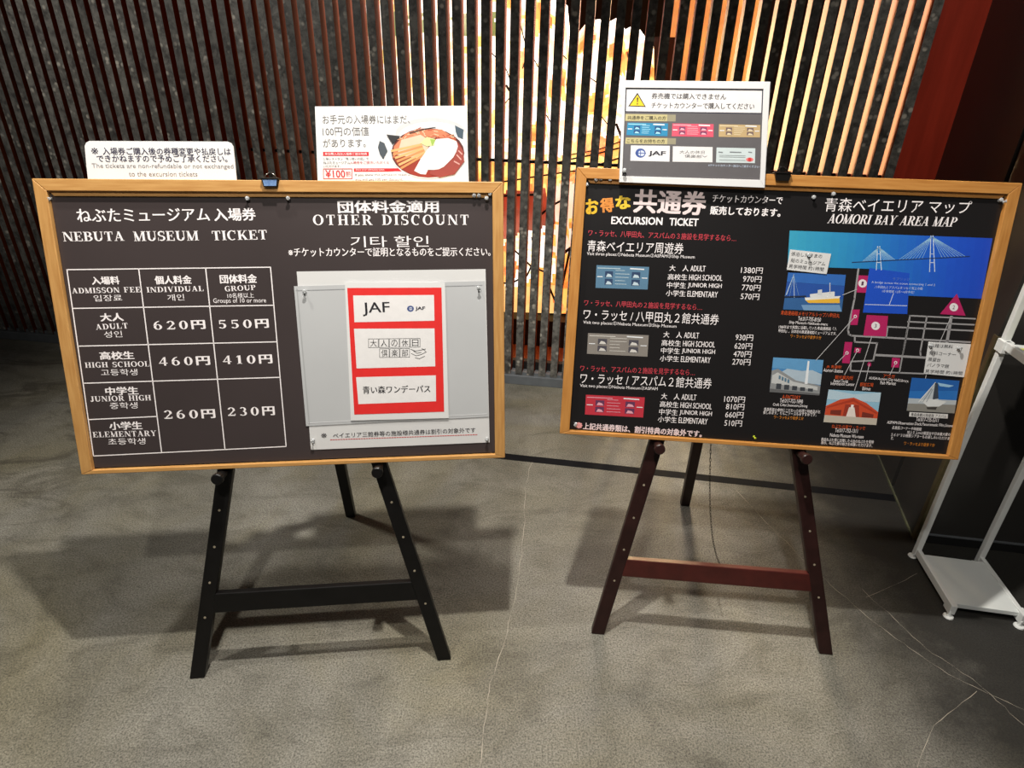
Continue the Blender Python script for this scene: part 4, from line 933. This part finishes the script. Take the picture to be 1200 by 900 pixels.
def wedge(A, Ln):
    A([(0, 0), (1, 0), (1, .3), (0, .4)], (30, 92, 168)); A([(0, .62), (1, .60), (1, .8), (0, .8)], (176, 184, 190)); A([(0, .78), (1, .74), (1, 1), (0, 1)], (134, 132, 126)); A([(.5, .1), (.62, .6), (.72, .66), (.55, .76), (.2, .72)], (186, 194, 200)); A([(.5, .1), (.56, .12), (.62, .58), (.5, .62)], (58, 66, 78))
    A([(.25, .66), (.45, .6), (.8, .66), (.66, .82), (.42, .84)], (214, 216, 216)); A([(.4, .86), (.62, .84), (.6, .92), (.42, .92)], (60, 56, 54)); A([(.55, .1), (.9, .16), (.8, .22), (.6, .2)], (150, 190, 220))
    Ln([(.5, .1), (.22, .72)], .8, (230, 232, 232)); Ln([(.44, .3), (.3, .7)], .5, (110, 120, 132)); Ln([(.47, .3), (.38, .7)], .5, (110, 120, 132))
photo([m4(805, 265), m4(1045, 280), m4(1018, 443), m4(778, 430)], (40, 110, 186), wedge)
p.done()
# two small paper notes on the map
WN_ = PW+.0022
rn1, sn1 = sheet(BR, 'paper_note', [m3(105, 410), m3(297, 430), m3(275, 525), m3(88, 505)], WN_, .0004, 'paper', 'small white note with three typed lines pinned above the ship photo', 'note', group='paper notes on the map')
q = Print(BR, WN_+.0005, rn1, sn1); NK = (70, 70, 74)
q.T('係泊したままの', m3(110, 430), m3(255, 442), 4.6, NK, -.01); q.T('船のミュージアム', m3(108, 460), m3(270, 477), 4.6, NK, -.01); q.T('見学時間 約1時間', m3(98, 487), m3(262, 503), 4.6, NK, -.01); q.done()
rn2, sn2 = sheet(BR, 'paper_note', [m4(890, 85), m4(1103, 97), m4(1077, 263), m4(865, 245)], WN_, .0004, 'paper', 'white note with five typed lines pinned over the map roads at right', 'note', group='paper notes on the map')
q = Print(BR, WN_+.0005, rn2, sn2)
for t, a, b in (('入館は無料', (900, 103), (1012, 110)), ('有料コーナー', (893, 140), (1028, 150)), ('展望台', (888, 172), (950, 177)), ('パノラマ館', (883, 200), (992, 208)), ('見学時間 約1時間', (872, 232), (1060, 243))): q.T(t, m4(*a), m4(*b), 4.4, NK, -.008)
q.done()

# ------------------------------------------------------------------ white framed notice on top of the right board
c5 = lambda X, Y: (710+X/6, 90+Y/6)
WC = .0015
rc, sc_ = sheet(BR, 'counter_notice', [c5(130, 38), c5(1162, 45), c5(1118, 785), c5(98, 748)], WC, .004, 'acrylic_white', 'white bordered counter notice with yellow warning triangle leaning on map board top', 'notice', part='backing_plate')
for pts in ([c5(130, 38), c5(1162, 45), c5(1115, 95), c5(148, 88)], [c5(98, 748), c5(1118, 785), c5(1088, 730), c5(120, 705)], [c5(130, 38), c5(148, 88), c5(120, 705), c5(98, 748)], [c5(1162, 45), c5(1115, 95), c5(1088, 730), c5(1118, 785)]):
    child_box(BR, rc, sc_, [BR.at(c, WC+.004) for c in pts], WC+.004, WC+.0065, 'border', 'acrylic_white', bevel=.0006)
q = Print(BR, WC+.0043, rc, sc_)
q.poly([c5(148, 88), c5(1115, 95), c5(1088, 730), c5(120, 705)], (92, 89, 92), 'printed_ground'); q.poly([c5(157, 96), c5(1107, 103), c5(1100, 260), c5(149, 250)], (226, 224, 224), 'header_panel', .0002)
q.line([c5(152, 90), c5(1111, 98), c5(1104, 264), c5(146, 253)], .8, (40, 42, 66), 'header_rule', .0003, True)
q.begin('warning_triangle'); q.poly([c5(231, 120), c5(290, 221), c5(165, 217)], (30, 28, 30), 'warning_triangle', .0003); q.poly([c5(231, 135), c5(279, 214), c5(178, 211)], (236, 196, 30), 'warning_triangle', .0004)
q.poly([c5(226, 155), c5(237, 155), c5(233, 190), c5(228, 190)], (30, 28, 30), 'warning_triangle', .0005); q.ell(c5(230, 200), .9, .8, (30, 28, 30), 'warning_triangle', .0005); q.end()
DK = (58, 55, 60)
q.T('券売機では購入できません', c5(330, 143), c5(855, 148), 7, DK, .02, lift=.0004); q.T('チケットカウンターで購入してください', c5(328, 208), c5(1052, 215), 7, DK, .02, lift=.0004)
for (y0, y1, t, xa, xb) in ((270, 318, '共通券をご購入の方', 160, 430), (435, 478, 'こちらをお持ちの方', 155, 422)):
    q.begin('tan_label'); q.poly([c5(147, y0), c5(440, y0+3), c5(438, y1+3), c5(143, y1)], (186, 176, 128), 'tan_label', .0002); q.poly([c5(440, y0+3), c5(500, y0+4), c5(498, y1+4), c5(438, y1+3)], (146, 140, 116), 'tan_label', .0002); q.end()
    q.T(t, c5(xa, (y0+y1)/2+1), c5(xb, (y0+y1)/2+4), 4.6, (60, 56, 44), .01, lift=.0004)
ticket(q, [c5(160, 330), c5(445, 335), c5(440, 425), c5(152, 418)], (36, 132, 176), (30, 70, 120), (160, 215, 235), 4, .0003)
ticket(q, [c5(475, 335), c5(765, 340), c5(763, 430), c5(470, 425)], (214, 82, 106), (120, 60, 96), (240, 176, 190), 5, .0003)
ticket(q, [c5(803, 340), c5(1093, 345), c5(1090, 432), c5(800, 428)], (186, 160, 116), (110, 90, 90), (222, 206, 172), 6, .0003)
q.begin('white_box'); q.poly([c5(183, 490), c5(457, 492), c5(453, 603), c5(178, 597)], (226, 224, 226), 'white_box', .0003); q.end(); q.begin('white_box'); q.poly([c5(478, 495), c5(757, 500), c5(755, 607), c5(475, 603)], (224, 222, 222), 'white_box', .0003); q.end(); q.begin('pale_ticket'); q.poly([c5(785, 503), c5(1057, 508), c5(1053, 612), c5(780, 608)], (196, 208, 210), 'white_box', .0003); q.end()
q.begin('emblem'); q.ell(c5(250, 543), 6, 5.4, (58, 84, 150), 'emblem', .0004); q.ell(c5(256, 545), 3.8, 3.4, (200, 208, 226), 'emblem', .0005); q.line([c5(214, 543), c5(286, 545)], .8, (58, 84, 150), 'emblem', .0006); q.line([c5(250, 515), c5(250, 573)], .8, (58, 84, 150), 'emblem', .0006); q.end()
q.T('JAF', c5(305, 547), c5(427, 550), 6.5, (40, 40, 52), .03, lift=.0005)
q.T('大人の休日', c5(525, 535), c5(700, 537), 3.8, (110, 108, 110), 0, lift=.0005); q.T('倶楽部', c5(560, 563), c5(680, 567), 3.8, (110, 108, 110), 0, lift=.0005); q.line([c5(685, 560), c5(700, 570), c5(716, 562)], .5, (120, 118, 120), 'sketch_line', .0005)
for k, (a, b) in enumerate(((800, 825), (880, 955), (1010, 1030))): q.line([c5(a, 535), c5(b, 537)], 1.2, (120, 126, 130), 'printed_line', .0005)
for y in (557, 568, 590): q.line([c5(805, y), c5(985, y+3)], .6, (140, 148, 150), 'printed_line', .0005)
q.begin('red_stamp'); q.ell(c5(1017, 587), 4.4, 2.4, (220, 120, 120), 'stamp', .0005); q.ell(c5(1017, 587), 2.0, 2.4, (200, 50, 50), 'stamp', .0006); q.end()
q.T('※チケットカウンター窓口へご提示ください', c5(725, 627), c5(1083, 637), 2.8, (190, 205, 225), .01, lift=.0004)
q.done()

# ------------------------------------------------------------------ push pins
pin_prof = [(0, .0022), (.0006, .0045), (.0022, .0045), (.003, .0024), (.0075, .0022), (.0085, .0048), (.0100, .0048), (.0106, .0036)]
pm = MB().tube([(0, 0, a) for a, _ in pin_prof], [r_ for _, r_ in pin_prof], 10).mesh('head', 'clear_plastic'); pm.polygons.foreach_set('use_smooth', [True]*len(pm.polygons))
pm2 = MB().tube([(0, 0, a) for a, _ in pin_prof], [r_*.75 for _, r_ in pin_prof], 10).mesh('head', 'lime_plastic')
npm = MB().tube([(0, 0, -.003), (0, 0, .001)], .0006, 6).mesh('needle', 'metal')
def pin(B, px, w, label, mesh=pm, tilt=(0, 0), group='push pins on the boards', scale=.85):
    u, v = B.at(px, w+.006*1); r = empty('push_pin', B.M @ Matrix.Translation((u, v, w)) @ Matrix.Rotation(tilt[0], 4, 'X') @ Matrix.Rotation(tilt[1], 4, 'Y') @ Matrix.Scale(scale, 4)); tagged(r, label, 'pin', group)
    for m_, n_ in ((mesh, 'head'), (npm, 'needle')):
        o = bpy.data.objects.new(n_, m_); COL.objects.link(o); o.parent = r
P0 = PW+.0006
for B, px, w, lab in (
    (BL, (58, 233), P0, 'clear push pin in top left corner of the price poster'), (BL, (289, 232), P0, 'clear push pin just above the heading, left of the blue faced clip'), (BL, (336, 231.5), P0, 'clear push pin in price poster just right of the blue faced clip'),
    (BL, (555, 226.5), P0, 'leftmost clear push pin of the cluster at top right of price poster'), (BL, (561, 226.5), P0, 'second clear push pin from left in cluster at price poster top right'), (BL, (570, 231.5), P0, 'lowest clear push pin of the cluster at price poster top right'), (BL, (575, 225.5), P0, 'rightmost clear push pin of the cluster at price poster top right'),
    (BL, (355, 341), W1+.0016, 'clear push pin at top left of the plastic sleeve'), (BL, (561, 336), W1+.0016, 'clear push pin at top right of the plastic sleeve'), (BL, (571, 515.5), W1+.0005, 'clear push pin at bottom right corner of the white sheet'), (BL, (365, 517), W1+.0005, 'clear push pin at bottom left corner of the white sheet'),
    (BR, (689, 218), P0, 'lowest clear push pin at top left corner of map poster'), (BR, (699, 210.5), P0, 'clear push pin on map poster top edge, second from the left corner'), (BR, (705, 209.5), P0, 'clear push pin on map poster top edge, third from the left corner'), (BR, (716, 211.5), P0, 'clear push pin at map poster top edge nearest the counter notice'),
    (BR, (955, 231.5), P0, 'clear push pin left of the bay area map heading'), (BR, (978, 228.5), P0, 'clear push pin directly above start of the bay area map heading'), (BR, (1174, 235), P0, 'left clear push pin of the pair at map poster top right corner'), (BR, (1179, 236.5), P0, 'right clear push pin of the pair at map poster top right corner'),
    (BR, m3(195, 436), WN_+.0004, 'clear push pin holding the three line note above the ship photo'), (BR, m4(1045, 120), WN_+.0004, 'clear push pin at top right of the five line note'), (BR, m4(905, 105), WN_+.0004, 'clear push pin at top left of the five line note'),
    (BR, (674, 497), P0, 'clear push pin at bottom left corner of the map poster'), (BR, c5(138, 668), WC+.0065, 'clear push pin at bottom left of the white counter notice')):
    pin(B, px, w, lab, tilt=(.25*math.sin(px[0]), .25*math.cos(px[0]*1.7)), scale=.85)
pin(BR, (883, 511.5), P0, 'lime green push pin at bottom edge of the map poster', pm2, (.5, .4), scale=.8)

# ------------------------------------------------------------------ white display stand at the right
st_root = empty('display_stand', Matrix.Translation((1.30, 1.33, 0))); tagged(st_root, 'white metal two shelf display stand beside the dark wall at right edge', 'stand')
def SL(x, y, z): return Vector((x-1.30, y-1.33, z))
RLc, RRc, FRc, FLc = [Vector((*on_floor(c, .036), 0)) for c in ((1081, 649.4), (1161.8, 657.5), (1196.5, 716.8), (1115.6, 705.8))]
O_ = FLc; ex = (FRc-FLc).normalized(); ey = (RLc-FLc).normalized()
def sp(a, b, z): q_ = O_+ex*a+ey*b; return SL(q_.x, q_.y, z)
WID, DEP = (FRc-FLc).length, (RLc-FLc).length
def bar(a0, a1, b0, b1, z0, z1, name, m, bev=.0015, par=st_root):
    return MB().hexa([sp(a0, b0, z0), sp(a1, b0, z0), sp(a1, b1, z0), sp(a0, b1, z0), sp(a0, b0, z1), sp(a1, b0, z1), sp(a1, b1, z1), sp(a0, b1, z1)]).build(name, m, par, bevel=bev)
bar(.004, WID-.004, -.004, DEP, .022, .036, 'bottom_shelf', 'shelf_white')
for a in (-.008, WID-.004):
    bar(a, a+.012, -.012, DEP+.030, .016, .038, 'foot_rail', 'white_metal')
    bar(a-.002, a+.014, -.020, .012, .010, .041, 'joint_sleeve', 'white_metal')
    for b in (-.018, DEP+.03):
        c = sp(a+.002, b, 0); g = MB().tube([c+Vector((0, 0, .0005)), c+Vector((0, 0, .004)), c+Vector((0, 0, .005)), c+Vector((0, 0, .020))], [.013, .012, .004, .004], 14).build('levelling_foot', 'white_metal', st_root)
    bar(a-.002, a+.014, DEP+.018, DEP+.034, .012, 1.30, 'post', 'white_metal')
    bar(a-.006, a+.018, DEP+.006, DEP+.038, .690, .722, 'joint_sleeve', 'white_metal')
    bar(a, a+.012, -.02, DEP+.016, .700, .722, 'tray_rail', 'white_metal')
bar(0, WID-.012, -.02, DEP+.03, .704, .710, 'tray', 'shelf_white')
yp = empty('yellow_leaflet', Matrix.Translation(Vector((1.30, 1.33, 0))+sp(.08, .12, .7115))); tagged(yp, 'pale yellow leaflet lying on the upper tray of the display stand', 'leaflet')
MB().box(-.062, .062, -.07, .07, 0, .004).build('cover', 'yellow_paper', yp); MB().box(-.03, .02, -.03, .03, .004, .0045).build('printed_shape', ink(70, 120, 60), yp)
